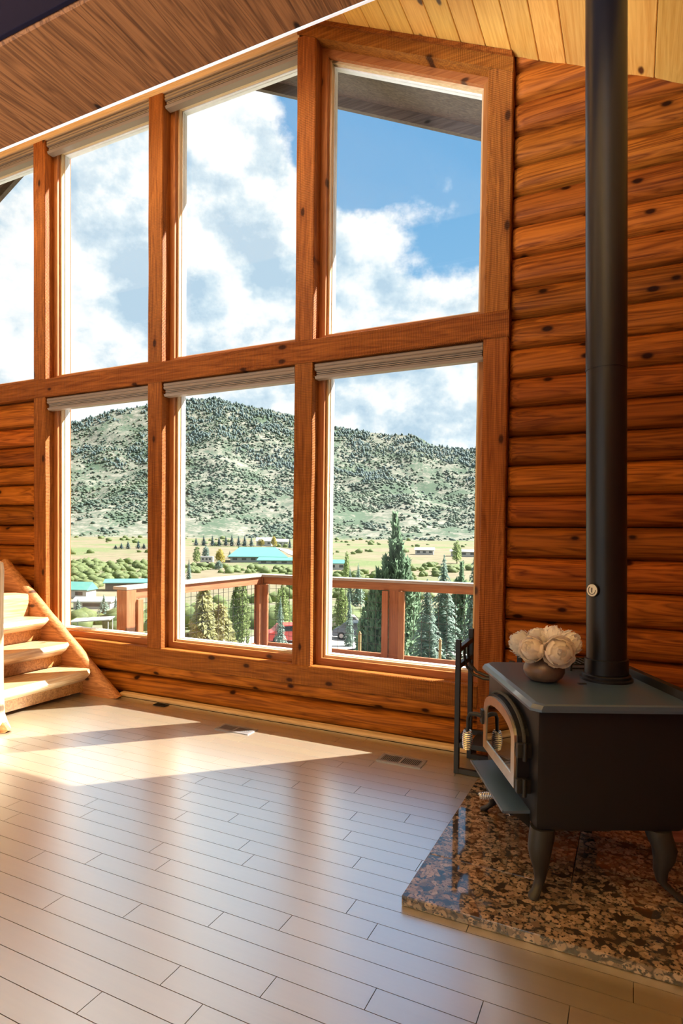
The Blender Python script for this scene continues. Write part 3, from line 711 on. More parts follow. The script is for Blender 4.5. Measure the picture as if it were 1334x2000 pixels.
# ---- wire trivet on the stove top
tv = thing('iron_trivet', 'black openwork iron trivet on the stove between flowers and pipe', 'trivet', (-0.215, -0.825, 0.8005), SRZ)
q = MB(); s_ = 0.075
q.tube([(-s_, -s_, 0.032), (s_, -s_, 0.032), (s_, s_, 0.032), (-s_, s_, 0.032), (-s_, -s_, 0.032)], 0.004, 6)
q.tube([(-s_, -s_, 0.012), (s_, -s_, 0.012), (s_, s_, 0.012), (-s_, s_, 0.012), (-s_, -s_, 0.012)], 0.004, 6)
for k in (-0.05, -0.025, 0.0, 0.025, 0.05): q.tube([(k, -s_, 0.032), (k, s_, 0.032)], 0.0028, 6); q.tube([(-s_, k, 0.032), (s_, k, 0.032)], 0.0028, 6)
q.build('grid', 'iron', tv)
for (a, b_) in ((-1, -1), (1, -1), (1, 1), (-1, 1)): MB().tube([(a * s_, b_ * s_, 0.0), (a * s_, b_ * s_, 0.036)], 0.005, 6).build('foot', 'iron', tv)

# ---- vase and flowers
VX, VY, VZ = -0.340, -1.195, 0.8005
vs = thing('vase', 'squat round brown stoneware vase on the stove top', 'vase', (VX, VY, VZ))
q = MB(); q.lathe([(0.044, 0.0), (0.060, 0.004), (0.078, 0.020), (0.088, 0.042), (0.088, 0.060), (0.078, 0.080), (0.058, 0.095), (0.036, 0.103), (0.033, 0.103), (0.030, 0.092), (0.05, 0.06), (0.05, 0.02), (0.01, 0.012)], (0, 0, 0), 36); q.build('body', 'vase_clay', vs, True)
def petal_patch(c, ax, r, lat0, lat1, lon, wid, flare, nu=5, nv_=6):
    """a cupped petal lying on a ball of radius r round c, between polar angles lat0 (tip side) and lat1 (base)"""
    ax = Vector(ax).normalized(); e1 = ax.orthogonal().normalized(); e2 = ax.cross(e1); v = []; f = []
    for i in range(nv_):
        t = i / (nv_ - 1); la = lat1 + (lat0 - lat1) * t; w_ = wid * (0.45 + 0.75 * math.sin(math.pi * (0.16 + 0.70 * t)))
        for j in range(nu):
            s = -1 + 2 * j / (nu - 1); lo = lon + s * w_ * 0.5 / max(0.35, math.sin(la))
            rr = r * (1.0 + flare * t * t + 0.05 * s * s * t - 0.04 * (1 - t)) * (1 + (0.03 * math.sin(9 * s + lon * 5) if i == nv_ - 1 else 0))
            dd = ax * math.cos(la) + (e1 * math.cos(lo) + e2 * math.sin(lo)) * math.sin(la); v.append(tuple(Vector(c) + dd * rr))
    for i in range(nv_ - 1):
        for j in range(nu - 1): f.append((i * nu + j, i * nu + j + 1, (i + 1) * nu + j + 1, (i + 1) * nu + j))
    return v, f
def flower(name, label, pos, r, ax, seed, fringed, mat):
    t = thing(name, label, 'flower', pos, 0, 'white flowers in the brown vase'); rr = random.Random(seed); c = (0, 0, 0)
    st = MB(); p0 = Vector((VX, VY, VZ + 0.06)) - Vector(pos); a_ = Vector(ax).normalized()
    st.tube([tuple(p0), tuple(p0 * 0.5 - a_ * r * 0.5 + Vector((0, 0, 0.01))), tuple(-a_ * r * 0.6)], 0.0028, 6); st.build('stem', 'stem', t)
    q = MB(); bmc = []; q.lathe([(0.02 * r, -0.62 * r), (0.42 * r, -0.48 * r), (0.60 * r, -0.15 * r), (0.62 * r, 0.12 * r), (0.48 * r, 0.40 * r), (0.22 * r, 0.56 * r), (0.02 * r, 0.60 * r)], (0, 0, 0), 14)
    q.build('heart', mat, t, True)
    if fringed:
        q = MB()
        for k in range(95):
            la = math.acos(1 - 1.55 * (k + 0.5) / 95); lo = k * 2.39996 + rr.uniform(-.15, .15)
            v, f = petal_patch(c, ax, r * rr.uniform(0.86, 1.0), la - 0.10, la + 0.55, lo, 0.30, 0.17, 3, 4); q.add(v, f)
        q.build('fringed_petals', mat, t)
    else:
        for k in range(22):
            la = 0.30 + 1.75 * (k / 21.0); lo = k * 2.39996
            v, f = petal_patch(c, ax, r * (0.70 + 0.25 * k / 21), max(0.05, la - 0.42), la + 0.75, lo, 1.05, 0.10 + 0.10 * rr.random(), 6, 7)
            q = MB(); q.add(v, f); q.build('petal', mat, t, True)
flower('peony', 'round cream peony at the front left of the vase', (-0.382, -1.262, 0.947), 0.058, (-0.35, -0.85, 0.35), 1, False, 'petal_warm')
flower('peony', 'largest round cream peony hanging over the front right of the vase', (-0.272, -1.268, 0.946), 0.068, (0.25, -0.9, 0.15), 2, False, 'petal_warm')
flower('peony', 'white peony bud at the top centre of the bouquet', (-0.372, -1.160, 0.984), 0.050, (-0.1, -0.2, 0.95), 3, False, 'petal')
flower('fringed_flower', 'fringed white flower at the far left of the bouquet', (-0.440, -1.160, 0.950), 0.055, (-0.75, -0.25, 0.5), 4, True, 'petal')
flower('fringed_flower', 'fringed white flower at the top middle of the bouquet', (-0.312, -1.150, 0.986), 0.050, (0.1, -0.3, 0.95), 5, True, 'petal')
flower('fringed_flower', 'fringed white flower at the right end of the bouquet', (-0.242, -1.190, 0.972), 0.052, (0.65, -0.3, 0.6), 6, True, 'petal')

# ---- black log rack beside the stove
rk = thing('firewood_rack', 'tall narrow black steel firewood rack by the right window post', 'rack', (-0.93, -0.39, 0))
T_ = 0.015
def sq(b, p0, p1):
    p0, p1 = Vector(p0), Vector(p1); dv = (p1 - p0); M = Matrix.Translation(p0) @ dv.to_track_quat('X', 'Z').to_matrix().to_4x4()
    b.box(0, dv.length, -T_, T_, -T_, T_, 0.003, 0, M)
XP, YP = 0.315, 0.285
for (x, y, h) in ((0, 0, 0.815), (0.010, YP, 0.845), (XP, 0, 0.715), (XP, YP, 0.72)):
    q = MB(); sq(q, (x, y, 0.001), (x, y, h)); q.build('post', 'iron', rk)
for (a, b_) in (((0, 0.015, 0.755), (0.01, YP - .015, 0.775)), ((0, 0.015, 0.655), (0.01, YP - .015, 0.665)), ((0, 0.015, 0.185), (0, YP - .015, 0.185)), ((XP, 0.015, 0.185), (XP, YP - .015, 0.185)),
                ((0.015, 0, 0.175), (XP - .015, 0, 0.175)), ((0.015, YP, 0.175), (XP - .015, YP, 0.175)), ((0.015, 0, 0.017), (XP - .015, 0, 0.017)), ((0.015, YP, 0.017), (XP - .015, YP, 0.017))):
    q = MB(); sq(q, a, b_); q.build('rail', 'iron', rk)
for y in (0.10, 0.19):
    q = MB(); q.tube([(0.012, y, 0.765), (0.012, y, 0.70), (0.028, y, 0.635), (0.070, y, 0.590), (0.13, y, 0.572), (0.20, y, 0.572), (0.26, y, 0.600), (XP - .01, y, 0.665)], 0.009, 8); q.build('curved_bar', 'iron', rk, True)
q = MB(); q.box(0.06, XP - 0.03, 0.02, YP - 0.02, 0.150, 0.172, 0.004); q.build('shelf', 'iron', rk)

# ---- split firewood behind the stove's right side
for (nm, lab, px, py, pz, rz, ln, rad) in (('firewood_log', 'split reddish firewood log lying behind the stove at the right edge', 0.33, -0.74, HZ, 0.35, 0.34, 0.055),
                                          ('firewood_log', 'pale barked firewood log on top at the right edge behind the stove', 0.36, -0.70, HZ + 0.078, 0.15, 0.30, 0.04)):
    t = thing(nm, lab, 'firewood', (px, py, pz), rz, 'firewood behind the stove')
    q = MB(); q.prism([(-rad, 0.001), (rad, 0.001), (rad * 0.75, rad * 1.0), (0.0, rad * 1.45), (-rad * 0.75, rad * 1.0)], 'x', -ln / 2, ln / 2); q.build('split_wood', 'firewood', t)
    q = MB(); q.prism([(rad * 0.78, rad * 1.0), (rad * 0.0, rad * 1.48), (-rad * 0.1, rad * 1.52), (rad * 0.82, rad * 1.06)], 'x', -ln / 2, ln / 2); q.build('bark_strip', 'petal' if pz > HZ else 'bark', t)

# ---- log stairs at the left
st = thing('log_stairs', 'rustic log stairs climbing left along the window wall', 'stairs', (-4.2, -0.6, 0))
ST = Vector((-4.2, -0.6, 0))
def S_(b, name, mat, smooth=False):
    b.v = [(x - ST.x, y - ST.y, z - ST.z) for (x, y, z) in b.v]; return b.build(name, mat, st, smooth)
# stringer: heavy half-round log lying against the wall
def stringer(y0, y1):
    b = MB(); A = Vector((-3.985, 0, 0.0)); Bv = Vector((-5.48, 0, 1.165)); dv = (Bv - A).normalized(); nvv = Vector((-dv.z, 0, dv.x)); nvv = nvv if nvv.z > 0 else -nvv
    sec = [(0.030, -0.325), (0.000, -0.25), (0.0, -0.06), (0.022, -0.015), (0.050, 0.0), (0.085, -0.008), (0.115, -0.05), (0.13, -0.12), (0.12, -0.26), (0.10, -0.325)]
    n = len(sec); L = (Bv - A).length; ns = 12
    for i in range(ns + 1):
        p = A + dv * (L * i / ns); wob = 0.008 * noise.noise(Vector((i * 0.9, y0, 2)))
        for (u_, h_) in sec:
            pt = p + nvv * (h_ + 0.02 + wob); pt.y = y0 + (y1 - y0) * (u_ / 0.13)
            if pt.z < 0.0:
                s_ = (0.0 - pt.z) / dv.z; pt = pt + dv * s_
            b.v.append(tuple(pt))
    for i in range(ns):
        for k in range(n): b.f.append((i * n + k, i * n + (k + 1) % n, (i + 1) * n + (k + 1) % n, (i + 1) * n + k))
    b.f.append(tuple(range(n - 1, -1, -1))); b.f.append(tuple(ns * n + k for k in range(n))); b.mi = [0] * len(b.f); return b
S_(stringer(-0.150, -0.020), 'stringer', 'stringer_log', True)
S_(stringer(-1.210, -1.090), 'stringer', 'stringer_log', True)
def tread(xf, xb, zt, th_, seed):
    """half log: flat top, round belly, ends chamfered towards the stringers"""
    b = MB(); n = 9; secs = [(-1.09, 0.92), (-1.02, 1.0), (-0.6, 1.02), (-0.30, 1.0), (-0.20, 0.97), (-0.150, 0.80), (-0.125, 0.62)]
    m_ = n + 1
    for (y, s) in secs:
        w_ = (xf - xb); xm = xf - w_ / 2; wob = 0.01 * noise.noise(Vector((y * 3, seed, 1)))
        for k in range(n):
            g = math.pi * k / (n - 1); b.v.append((xm + math.cos(g) * w_ / 2 * (0.55 + .45 * s) * 1.0, y, zt - 0.030 - math.sin(g) ** 0.8 * (th_ - 0.03) * s + wob))
        b.v.append((xm, y, zt + wob * .3))
    # flat top edge verts
    for a in range(len(secs) - 1):
        for k in range(m_): b.f.append((a * m_ + k, a * m_ + (k + 1) % m_, (a + 1) * m_ + (k + 1) % m_, (a + 1) * m_ + k))
    b.f.append(tuple(range(m_ - 1, -1, -1))); b.f.append(tuple((len(secs) - 1) * m_ + k for k in range(m_))); b.mi = [0] * len(b.f)
    return b
def tread2(xf, xb, zt, th_, seed):
    """half-log tread with flat top, bevelled nosing and rounded belly"""
    w_ = xf - xb; sec = [(0.0, -0.035), (-0.02, 0.0), (-w_ + 0.02, 0.0), (-w_, -0.02), (-w_ * 0.85, -th_ * 0.8), (-w_ * 0.5, -th_), (-w_ * 0.15, -th_ * 0.85), (-0.006, -th_ * 0.5)]
    ys = [(-1.09, 1.0, 0.0), (-0.7, 1.0, 0.0), (-0.34, 1.0, 0.0), (-0.21, 0.98, 0.0), (-0.135, 0.60, 0.045)]
    b = MB(); n = len(sec)
    for (y, s, ins) in ys:
        wob = 0.012 * noise.noise(Vector((y * 4, seed * 3.3, 1)))
        for (dx, dzz) in sec: b.v.append((xf - ins + dx * (1 - ins) + (wob if dx > -0.1 else 0), y, zt + dzz * (s if dzz < -0.03 else 1)))
    for a in range(len(ys) - 1):
        for k in range(n): b.f.append((a * n + k, a * n + (k + 1) % n, (a + 1) * n + (k + 1) % n, (a + 1) * n + k))
    b.f.append(tuple(range(n - 1, -1, -1))); b.f.append(tuple((len(ys) - 1) * n + k for k in range(n))); b.mi = [0] * len(b.f); return b
for i, (xf, zt) in enumerate(((-4.235, 0.235), (-4.505, 0.445), (-4.775, 0.655))):
    S_(tread2(xf, xf - 0.40, zt, 0.115, i), 'tread', 'stair_log', True)
    MB_ = MB(); MB_.box(xf - 0.16, xf - 0.13, -1.09, -0.15, zt - 0.21, zt - 0.06); S_(MB_, 'riser', 'stringer_log')
q = MB(); q.box(-6.3, -5.06, -1.09, -0.155, 0.64, 0.865, 0.02); S_(q, 'landing_log', 'stair_log', True)
q = MB(); q.box(-6.3, -5.10, -1.09, -0.155, 0.0, 0.64); S_(q, 'landing_base', 'stringer_log')
nw = MB(); nw.tube([(-4.112, -1.165, 0.001), (-4.115, -1.165, 0.04), (-4.118, -1.165, 0.11), (-4.122, -1.165, 0.3), (-4.120, -1.165, 0.9), (-4.118, -1.165, 1.16), (-4.120, -1.165, 1.21), (-4.125, -1.165, 1.24)], [0.100, 0.085, 0.066, 0.060, 0.060, 0.064, 0.058, 0.02], 18); S_(nw, 'newel_post', 'newel_log', True)

# ================================================================== OUTSIDE
CY = -4.054
GP = [(0, -2.8), (20, -4.2), (42, -7.2), (55, -8.0), (80, -10), (130, -14.5), (200, -18.2), (300, -17.2), (400, -16.5), (520, -12.5), (640, -9.5), (900, -8), (1250, -4)]
GX = [g[0] for g in GP]; GZ = [g[1] for g in GP]
RID = [(-95, 0.10), (-70, 0.12), (-56, 0.135), (-49.3, 0.1621), (-46.6, 0.1828), (-42.9, 0.2002), (-39.9, 0.2109), (-36.9, 0.2171), (-34.2, 0.2088), (-29.8, 0.1947), (-26.3, 0.1793), (-23.7, 0.1705), (-20.9, 0.1647), (-18.8, 0.1645),
       (-16.6, 0.146), (-14.3, 0.1405), (-13.0, 0.140), (-8, 0.13), (5, 0.12), (30, 0.10), (60, 0.09)]
RA = [q[0] for q in RID]; RT = [q[1] for q in RID]
R0, R1 = 1250.0, 2300.0
def fbm(x, y, s, oc=4):
    return noise.fractal(Vector((x / s, y / s, 0.37)), 0.9, 2.1, oc)
def ground(azd, r):
    a = R(azd); x, y = r * math.sin(a), CY + r * math.cos(a)
    if r <= R0:
        z = float(np.interp(r, GX, GZ)); k = min(1.0, max(0.0, (r - 60) / 300)); z += k * 0.8 * fbm(x, y, 60, 3)
        return x, y, z
    t = min(1.0, (r - R0) / (R1 - R0)); zr = 1.43 + float(np.interp(azd, RA, RT)) * R1
    s = t ** 1.25 * (1 - 0.12 * math.sin(math.pi * t))
    nz = fbm(x + 300, y, 420, 5) * 62 * math.sin(math.pi * min(1, t * 0.98)) ** 0.9
    nz += (abs(fbm(x, y + 900, 260, 3)) - 0.35) * -48 * math.sin(math.pi * t)
    z = -4 + (zr + 4) * s + nz * (0.25 + 0.75 * t) * (1 - t ** 6) + (6.0 * fbm(x, y, 45, 3) * t)
    if r > R1: z = zr - (r - R1) * 0.35
    return x, y, z
rs = [1.5, 6, 10, 15, 20, 26, 34, 42, 48, 55, 66, 80, 100, 130, 165, 200, 250, 300, 350, 400, 460, 520, 580, 640, 720, 800, 900, 1000, 1120, 1250]
rs += [1250 + 21 * k for k in range(1, 51)] + [2400, 2700]
azs = [-95 + 0.75 * k for k in range(40)] + [-65 + 0.32 * k for k in range(185)] + [-5.8 + 1.6 * k for k in range(40)]
tv_ = []; 
for azd in azs:
    for r in rs: tv_.append(ground(azd, r))
nr = len(rs); tf = []
for i in range(len(azs) - 1):
    for j in range(nr - 1): tf.append((i * nr + j, i * nr + j + 1, (i + 1) * nr + j + 1, (i + 1) * nr + j))
q = MB(); q.add(tv_, tf); gobj = q.build('ground', 'terrain', None, True); tag(gobj, 'dry valley floor rising to a scrubby mountain', None, None, 'structure')

TREES = [
    ('juniper', -20.2, 42, 10.14, 1.61, 'tall pointed green juniper rising above the deck rail left of its middle post'),
    ('spruce', -15.66, 46, 7.64, 1.47, 'pointed blue-green spruce above the deck rail, right of the tall juniper'),
    ('juniper', -14.08, 50, 7.11, 1.02, 'low yellow-green conifer between two spruces above the right end of the deck rail'),
    ('spruce', -12.92, 44, 8.0, 1.07, 'dark green conifer cut off by the rightmost window post, above the deck rail'),
    ('spruce', -17.16, 32, 5.15, 0.98, 'grey-green spruce standing behind the wire mesh right of the middle deck post'),
    ('leafy', -25.07, 60, 4.82, 1.3, 'yellow-green leafy tree behind the wire mesh left of the middle deck post'),
    ('spruce', -24.35, 50, 4.87, 0.46, 'small dark spruce behind the wire mesh, above the dark parked car'),
    ('juniper', -22.2, 44, 5.33, 1.03, 'dense dark juniper behind the wire mesh, against the middle deck post'),
    ('spruce', -23.57, 150, 10.54, 2.38, 'small round blue spruce just above the rail, left of the tall juniper'),
    ('spruce', -24.33, 150, 9.51, 1.5, 'smallest blue spruce just above the rail beside the little green-roofed house'),
    ('leafy', -24.68, 260, 12.57, 1.74, 'slim light green tree behind the little green-roofed house'),
    ('leafy', -14.52, 420, 15.43, 4.12, 'round pale green tree in the tan field above the right end of the rail'),
    ('leafy', -37.76, 17, 4.07, 1.04, 'feathery yellow-green willow close behind the wire mesh of the side railing'),
    ('leafy', -34.6, 48, 5.58, 1.19, 'bright green leafy tree behind the side railing, left of the corner post'),
    ('leafy', -30.63, 60, 5.17, 1.1, 'light green leafy tree behind the mesh right of the corner post'),
    ('spruce', -30.81, 48, 4.27, 0.52, 'young blue-green spruce behind the mesh right of the corner post'),
    ('spruce', -34.68, 470, 9.33, 3.3, 'blue spruce directly behind the left part of the big green roof'),
    ('spruce', -33.64, 480, 7.36, 2.58, 'narrower blue spruce behind the middle of the big green roof'),
    ('leafy', -36.4, 400, 9.2, 4.6, 'round yellow-green tree left of the big green-roofed building'),
    ('leafy', -36.48, 330, 4.97, 2.71, 'grey-green tree at the left end of the big green-roofed building'),
    ('leafy', -38.51, 380, 10.3, 2.79, 'bright green tree on the lawn at the left edge of the middle lower window'),
    ('leafy', -37.69, 430, 9.59, 3.52, 'grey-green round tree on the lawn behind the white trailer'),
    ('spruce', -35.51, 450, 5.75, 2.6, 'small grey spruce between the yellow-green tree and the blue spruce'),
    ('spruce', -39.19, 260, 9.45, 1.9, 'thin grey-brown spruce at the left edge of the middle lower window'),
    ('leafy', -31.47, 620, 10.72, 4.64, 'round autumn-yellow tree beside the white house far above the corner post'),
    ('leafy', -32.66, 640, 7.93, 4.25, 'yellow-green tree at the right end of the far row of spruces'),
    ('spruce', -30.0, 600, 9.42, 3.5, 'dark spruce right of the far white house, by the road'),
    ('spruce', -48.6, 118, 3.37, 1.46, 'broad grey spruce in front of the small teal-roofed house at far left'),
    ('spruce', -46.48, 112, 4.01, 1.67, 'largest silver-blue spruce in the left window, right of the teal-roofed house'),
    ('spruce', -45.5, 118, 3.77, 1.21, 'slim grey spruce just right of the largest silver-blue spruce'),
    ('leafy', -44.98, 90, 1.86, 1.35, 'dark green leafy tree against the end post of the side railing'),
    ('spruce', -38.57, 640, 8.28, 4.96, 'dark spruce, first of nine from the left in the row at the hill foot'),
    ('spruce', -37.88, 640, 10.98, 4.97, 'dark spruce, second of nine from the left in the row at the hill foot'),
    ('spruce', -37.1, 640, 11.6, 4.99, 'dark spruce, third of nine from the left in the row at the hill foot'),
    ('spruce', -36.5, 640, 10.1, 5.0, 'dark spruce, fourth of nine from the left in the row at the hill foot'),
    ('spruce', -35.89, 640, 11.23, 5.01, 'dark spruce, fifth of nine from the left in the row at the hill foot'),
    ('spruce', -35.34, 640, 12.36, 5.01, 'dark spruce, sixth of nine from the left in the row at the hill foot'),
    ('spruce', -34.73, 640, 11.38, 5.02, 'dark spruce, seventh of nine from the left in the row at the hill foot'),
    ('spruce', -34.17, 640, 11.98, 5.03, 'dark spruce, eighth of nine from the left in the row at the hill foot'),
    ('spruce', -33.55, 640, 10.47, 5.04, 'dark spruce, ninth of nine from the left in the row at the hill foot'),
    ('spruce', -45.51, 560, 3.73, 3.75, 'dark spruce, first of five from the left in the open field clump'),
    ('spruce', -45.04, 560, 5.53, 3.76, 'dark spruce, second of five from the left in the open field clump'),
    ('spruce', -44.48, 560, 6.9, 3.78, 'dark spruce, third of five from the left in the open field clump'),
    ('spruce', -43.61, 560, 7.42, 3.79, 'dark spruce, fourth of five from the left in the open field clump'),
    ('spruce', -43.13, 560, 4.78, 3.8, 'dark spruce, fifth of five from the left in the open field clump'),
]

def pol(azd, d):
    x, y, z = ground(azd, d); return (x, y, z)

# ---- scrub and forest on the mountain (nobody could count it)
ICO = []
_b = bmesh.new(); bmesh.ops.create_icosphere(_b, subdivisions=1, radius=1.0); ICO_V = np.array([v.co[:] for v in _b.verts]); ICO_F = np.array([[v.index for v in f.verts] for f in _b.faces]); _b.free()
def blob_mass(name, label, cat, mat, pts, sizes, flat, seed):
    rg_ = np.random.default_rng(seed); n = len(pts)
    P0 = np.array(pts)[:, None, :]; S0 = np.array(sizes)[:, None, None]
    V = ICO_V[None] * (1 + rg_.uniform(-.32, .32, (n, len(ICO_V), 1))) * S0 * np.array([1.15, 1.15, flat])[None, None] + P0
    F = ICO_F[None] + (np.arange(n) * len(ICO_V))[:, None, None]
    me = bpy.data.meshes.new(name); V = V.reshape(-1, 3); F = F.reshape(-1, 3)
    me.vertices.add(len(V)); me.vertices.foreach_set('co', V.ravel()); me.loops.add(F.size); me.loops.foreach_set('vertex_index', F.ravel().astype(np.int32))
    me.polygons.add(len(F)); me.polygons.foreach_set('loop_start', np.arange(0, F.size, 3, dtype=np.int32)); me.polygons.foreach_set('loop_total', np.full(len(F), 3, dtype=np.int32))
    me.update(calc_edges=True); me.validate(); me.materials.append(MAT[mat])
    o = bpy.data.objects.new(name, me); col.objects.link(o); tag(o, label, cat, None, 'stuff'); return o
rg = random.Random(11); pts = []; sz = []; pt2 = []; sz2 = []
while len(pts) < 31000:
    azd = rg.uniform(-60, 0); r = math.sqrt(rg.uniform(R0 ** 2, (R1 + 30) ** 2)); a = R(azd); x, y = r * math.sin(a), r * math.cos(a)
    dn = fbm(x, y, 170, 4) + 0.45 * fbm(x + 77, y, 38, 2); t = (r - R0) / (R1 - R0)
    if dn + 0.22 * t + rg.uniform(-.42, .42) < 0.0: continue
    s = 1.3 + 3.6 * rg.random() ** 1.8; p = ground(azd, r)
    if t > 0.55 and dn > 0.12 and rg.random() < 0.55 or t > 0.93: pt2.append((p[0], p[1], p[2] + s * .8)); sz2.append(s * 0.85)
    pts.append((p[0], p[1], p[2] + s * 0.25)); sz.append(s)
blob_mass('hillside_scrub', 'green scrub oak covering the mountainside', 'scrub', 'scrub', pts, sz, 0.8, 3)
blob_mass('hillside_conifers', 'dark conifers on the upper mountainside and ridge', 'forest', 'leaf_dark', pt2, sz2, 1.9, 4)
KEEP = [(*pol(-32.95, 420)[:2], 34), (*pol(-31.0, 395)[:2], 24), (*pol(-32.6, 480)[:2], 14), (*pol(-48.7, 205)[:2], 11), (*pol(-44.4, 225)[:2], 14), (*pol(-25.55, 345)[:2], 12), (*pol(-17.45, 520)[:2], 16), (*pol(-13.9, 500)[:2], 18), (*pol(-47.2, 150)[:2], 9), (*pol(-37.6, 395)[:2], 9)]
KEEP += [(*pol(t_[1], t_[2])[:2], t_[4] + 3) for t_ in TREES]
pts = []; sz = []
while len(pts) < 950:
    azd = rg.uniform(-54, -9); r = rg.uniform(70, 420) if rg.random() < .75 else rg.uniform(420, 1200); p = ground(azd, r)
    dn = fbm(p[0], p[1], 55, 3)
    lim = 0.22 if r < 420 else 0.35
    if azd < -41 and 230 < r < 400: lim = 0.0
    if dn < lim or any(math.hypot(p[0] - k[0], p[1] - k[1]) < k[2] for k in KEEP): continue
    s = rg.uniform(0.7, 1.8) * (1 + r / 700); pts.append((p[0], p[1], p[2] + s * .4)); sz.append(s)
blob_mass('valley_shrubs', 'yellow-green shrubs dotted over the valley floor', 'shrubs', 'leaf_green', pts, sz, 0.85, 6)

# ---- trees
def spruce_mesh(nlev, per, steps, seed, mat, name):
    rr = random.Random(seed); b = MB()
    for i in range(nlev):
        z = 0.07 + 0.92 * (i / (nlev - 1)) ** 0.95; rad = (1 - z) ** 0.85 * (1.0 if z > 0.15 else 0.85) + 0.015
        m = max(3, int(per * (0.45 + 0.55 * rad)))
        for k in range(m):
            g = 2 * math.pi * (k + rr.random() * .7) / m + i * 1.3; L = rad * rr.uniform(0.72, 1.08); dx, dy = math.cos(g), math.sin(g); drop = rr.uniform(0.02, 0.06) * (0.4 + rad)
            for s in range(steps):
                t0 = (s + 0.15) / steps; t1 = min(1.06, t0 + 1.5 / steps); wd = 0.26 * rad * (1.15 - t0) + 0.03
                p0 = (dx * L * t0, dy * L * t0, z - drop * t0 * t0 * 1.6 + rr.uniform(-.008, .008)); p1 = (dx * L * t1, dy * L * t1, z - drop * t1 * t1 * 1.6 + 0.014)
                for sg in (-1, 1):
                    sd = (p0[0] * .35 + p1[0] * .65 - dy * wd * sg, p0[1] * .35 + p1[1] * .65 + dx * wd * sg, (p0[2] + p1[2]) / 2 - rr.uniform(0.004, 0.03))
                    b.add([p0, p1, sd], [(0, 1, 2)])
    b.lathe([(0.30, 0.09), (0.36, 0.14), (0.25, 0.40), (0.13, 0.68), (0.01, 0.95)], (0, 0, 0), 7)
    b.add([(0, 0, 1.0), (0.02, 0, 0.93), (-0.01, 0.017, 0.93), (-0.01, -0.017, 0.93)], [(0, 1, 2), (0, 2, 3), (0, 3, 1)])
    return b.mesh(name, mat)
def plume_mesh(plumes, n, ls, seed, mat, name, up=0.6):
    """leaf triangles filling spindle-shaped plumes (x, y, z0, z1, radius)"""
    rr = random.Random(seed); b = MB(); tot = sum((p[3] - p[2]) * p[4] for p in plumes)
    for p in plumes:
        for _ in range(int(n * (p[3] - p[2]) * p[4] / tot)):
            t = rr.random() ** 0.9; rad = p[4] * (math.sin(math.pi * min(1, 0.12 + 0.88 * t) ** 0.75) ** 0.8 if t < 0.999 else 0) * math.sqrt(rr.uniform(0.25, 1)); g = rr.uniform(0, 2 * math.pi)
            c = Vector((p[0] + rad * math.cos(g), p[1] + rad * math.sin(g), p[2] + (p[3] - p[2]) * t))
            d1 = Vector((math.cos(g) * .5 + rr.uniform(-.5, .5), math.sin(g) * .5 + rr.uniform(-.5, .5), up + rr.uniform(-.3, .4))).normalized(); d2 = d1.cross(Vector((rr.uniform(-1, 1), rr.uniform(-1, 1), rr.uniform(-1, 1)))).normalized()
            s = ls * rr.uniform(0.6, 1.3); zs = 0.26
            P = [c - d2 * s * .38, c + d2 * s * .38, c + d1 * s]; b.add([(q.x, q.y, c.z + (q.z - c.z) * zs) for q in P], [(0, 1, 2)])
    return b.mesh(name, mat)
def leafy_plumes(seed, k, squat=1.0):
    rr = random.Random(seed); out = [(0, 0, 0.18, 1.0, 0.55)]
    for i in range(k):
        g = 2 * math.pi * i / k + rr.random(); z1 = rr.uniform(0.62, 0.95); rd = rr.uniform(.30, .55)
        out.append((math.cos(g) * rd, math.sin(g) * rd, rr.uniform(0.02, 0.25), z1, rr.uniform(0.40, 0.58)))
    return out
jr = random.Random(3); jun_plumes = [(0, 0, 0.05, 1.0, 0.26), (0.06, 0.05, 0.05, 0.92, 0.24)]
for k in range(30):
    g = k * 2.39996; rd = 0.80 * math.sqrt((k + 1) / 30.0); tp_ = max(0.22, 1.0 - 0.62 * rd ** 0.9 + jr.uniform(-0.12, 0.06)); jun_plumes.append((rd * math.cos(g), rd * math.sin(g), 0.02, tp_, jr.uniform(0.17, 0.26)))
tm = {}
tm['spruce_near'] = [spruce_mesh(26, 12, 5, 1, 'leaf_spruce', 'foliage'), spruce_mesh(24, 11, 5, 2, 'leaf_spruce', 'foliage')]
tm['spruce_far'] = [spruce_mesh(14, 9, 3, 3, 'leaf_dark', 'foliage'), spruce_mesh(13, 8, 3, 4, 'leaf_dark', 'foliage')]
tm['spruce_mid'] = [spruce_mesh(20, 10, 4, 8, 'leaf_spruce', 'foliage')]
tm['juniper_near'] = [plume_mesh(jun_plumes, 11000, 0.17, 5, 'leaf_juniper', 'foliage', 0.7)]
tm['leafy_near'] = [plume_mesh(leafy_plumes(1, 7), 5200, 0.13, 6, 'leaf_green', 'foliage', 0.2), plume_mesh(leafy_plumes(2, 6), 4500, 0.14, 7, 'leaf_green', 'foliage', 0.2)]
tm['willow'] = [plume_mesh(leafy_plumes(5, 9), 12000, 0.15, 9, 'leaf_willow', 'foliage', -0.3)]
tm['leafy_far'] = [plume_mesh(leafy_plumes(3, 6), 900, 0.30, 8, 'leaf_green', 'foliage', 0.2), plume_mesh(leafy_plumes(4, 5), 900, 0.30, 10, 'leaf_autumn', 'foliage', 0.2), plume_mesh(leafy_plumes(6, 5), 900, 0.30, 11, 'leaf_spruce', 'foliage', 0.2)]
tb_ = MB(); tb_.tube([(0, 0, -0.06), (0, 0, 0.3), (0, 0, 0.92)], [0.085, 0.055, 0.008], 8); trunk_me = tb_.mesh('trunk', 'bark')
cnt = {}
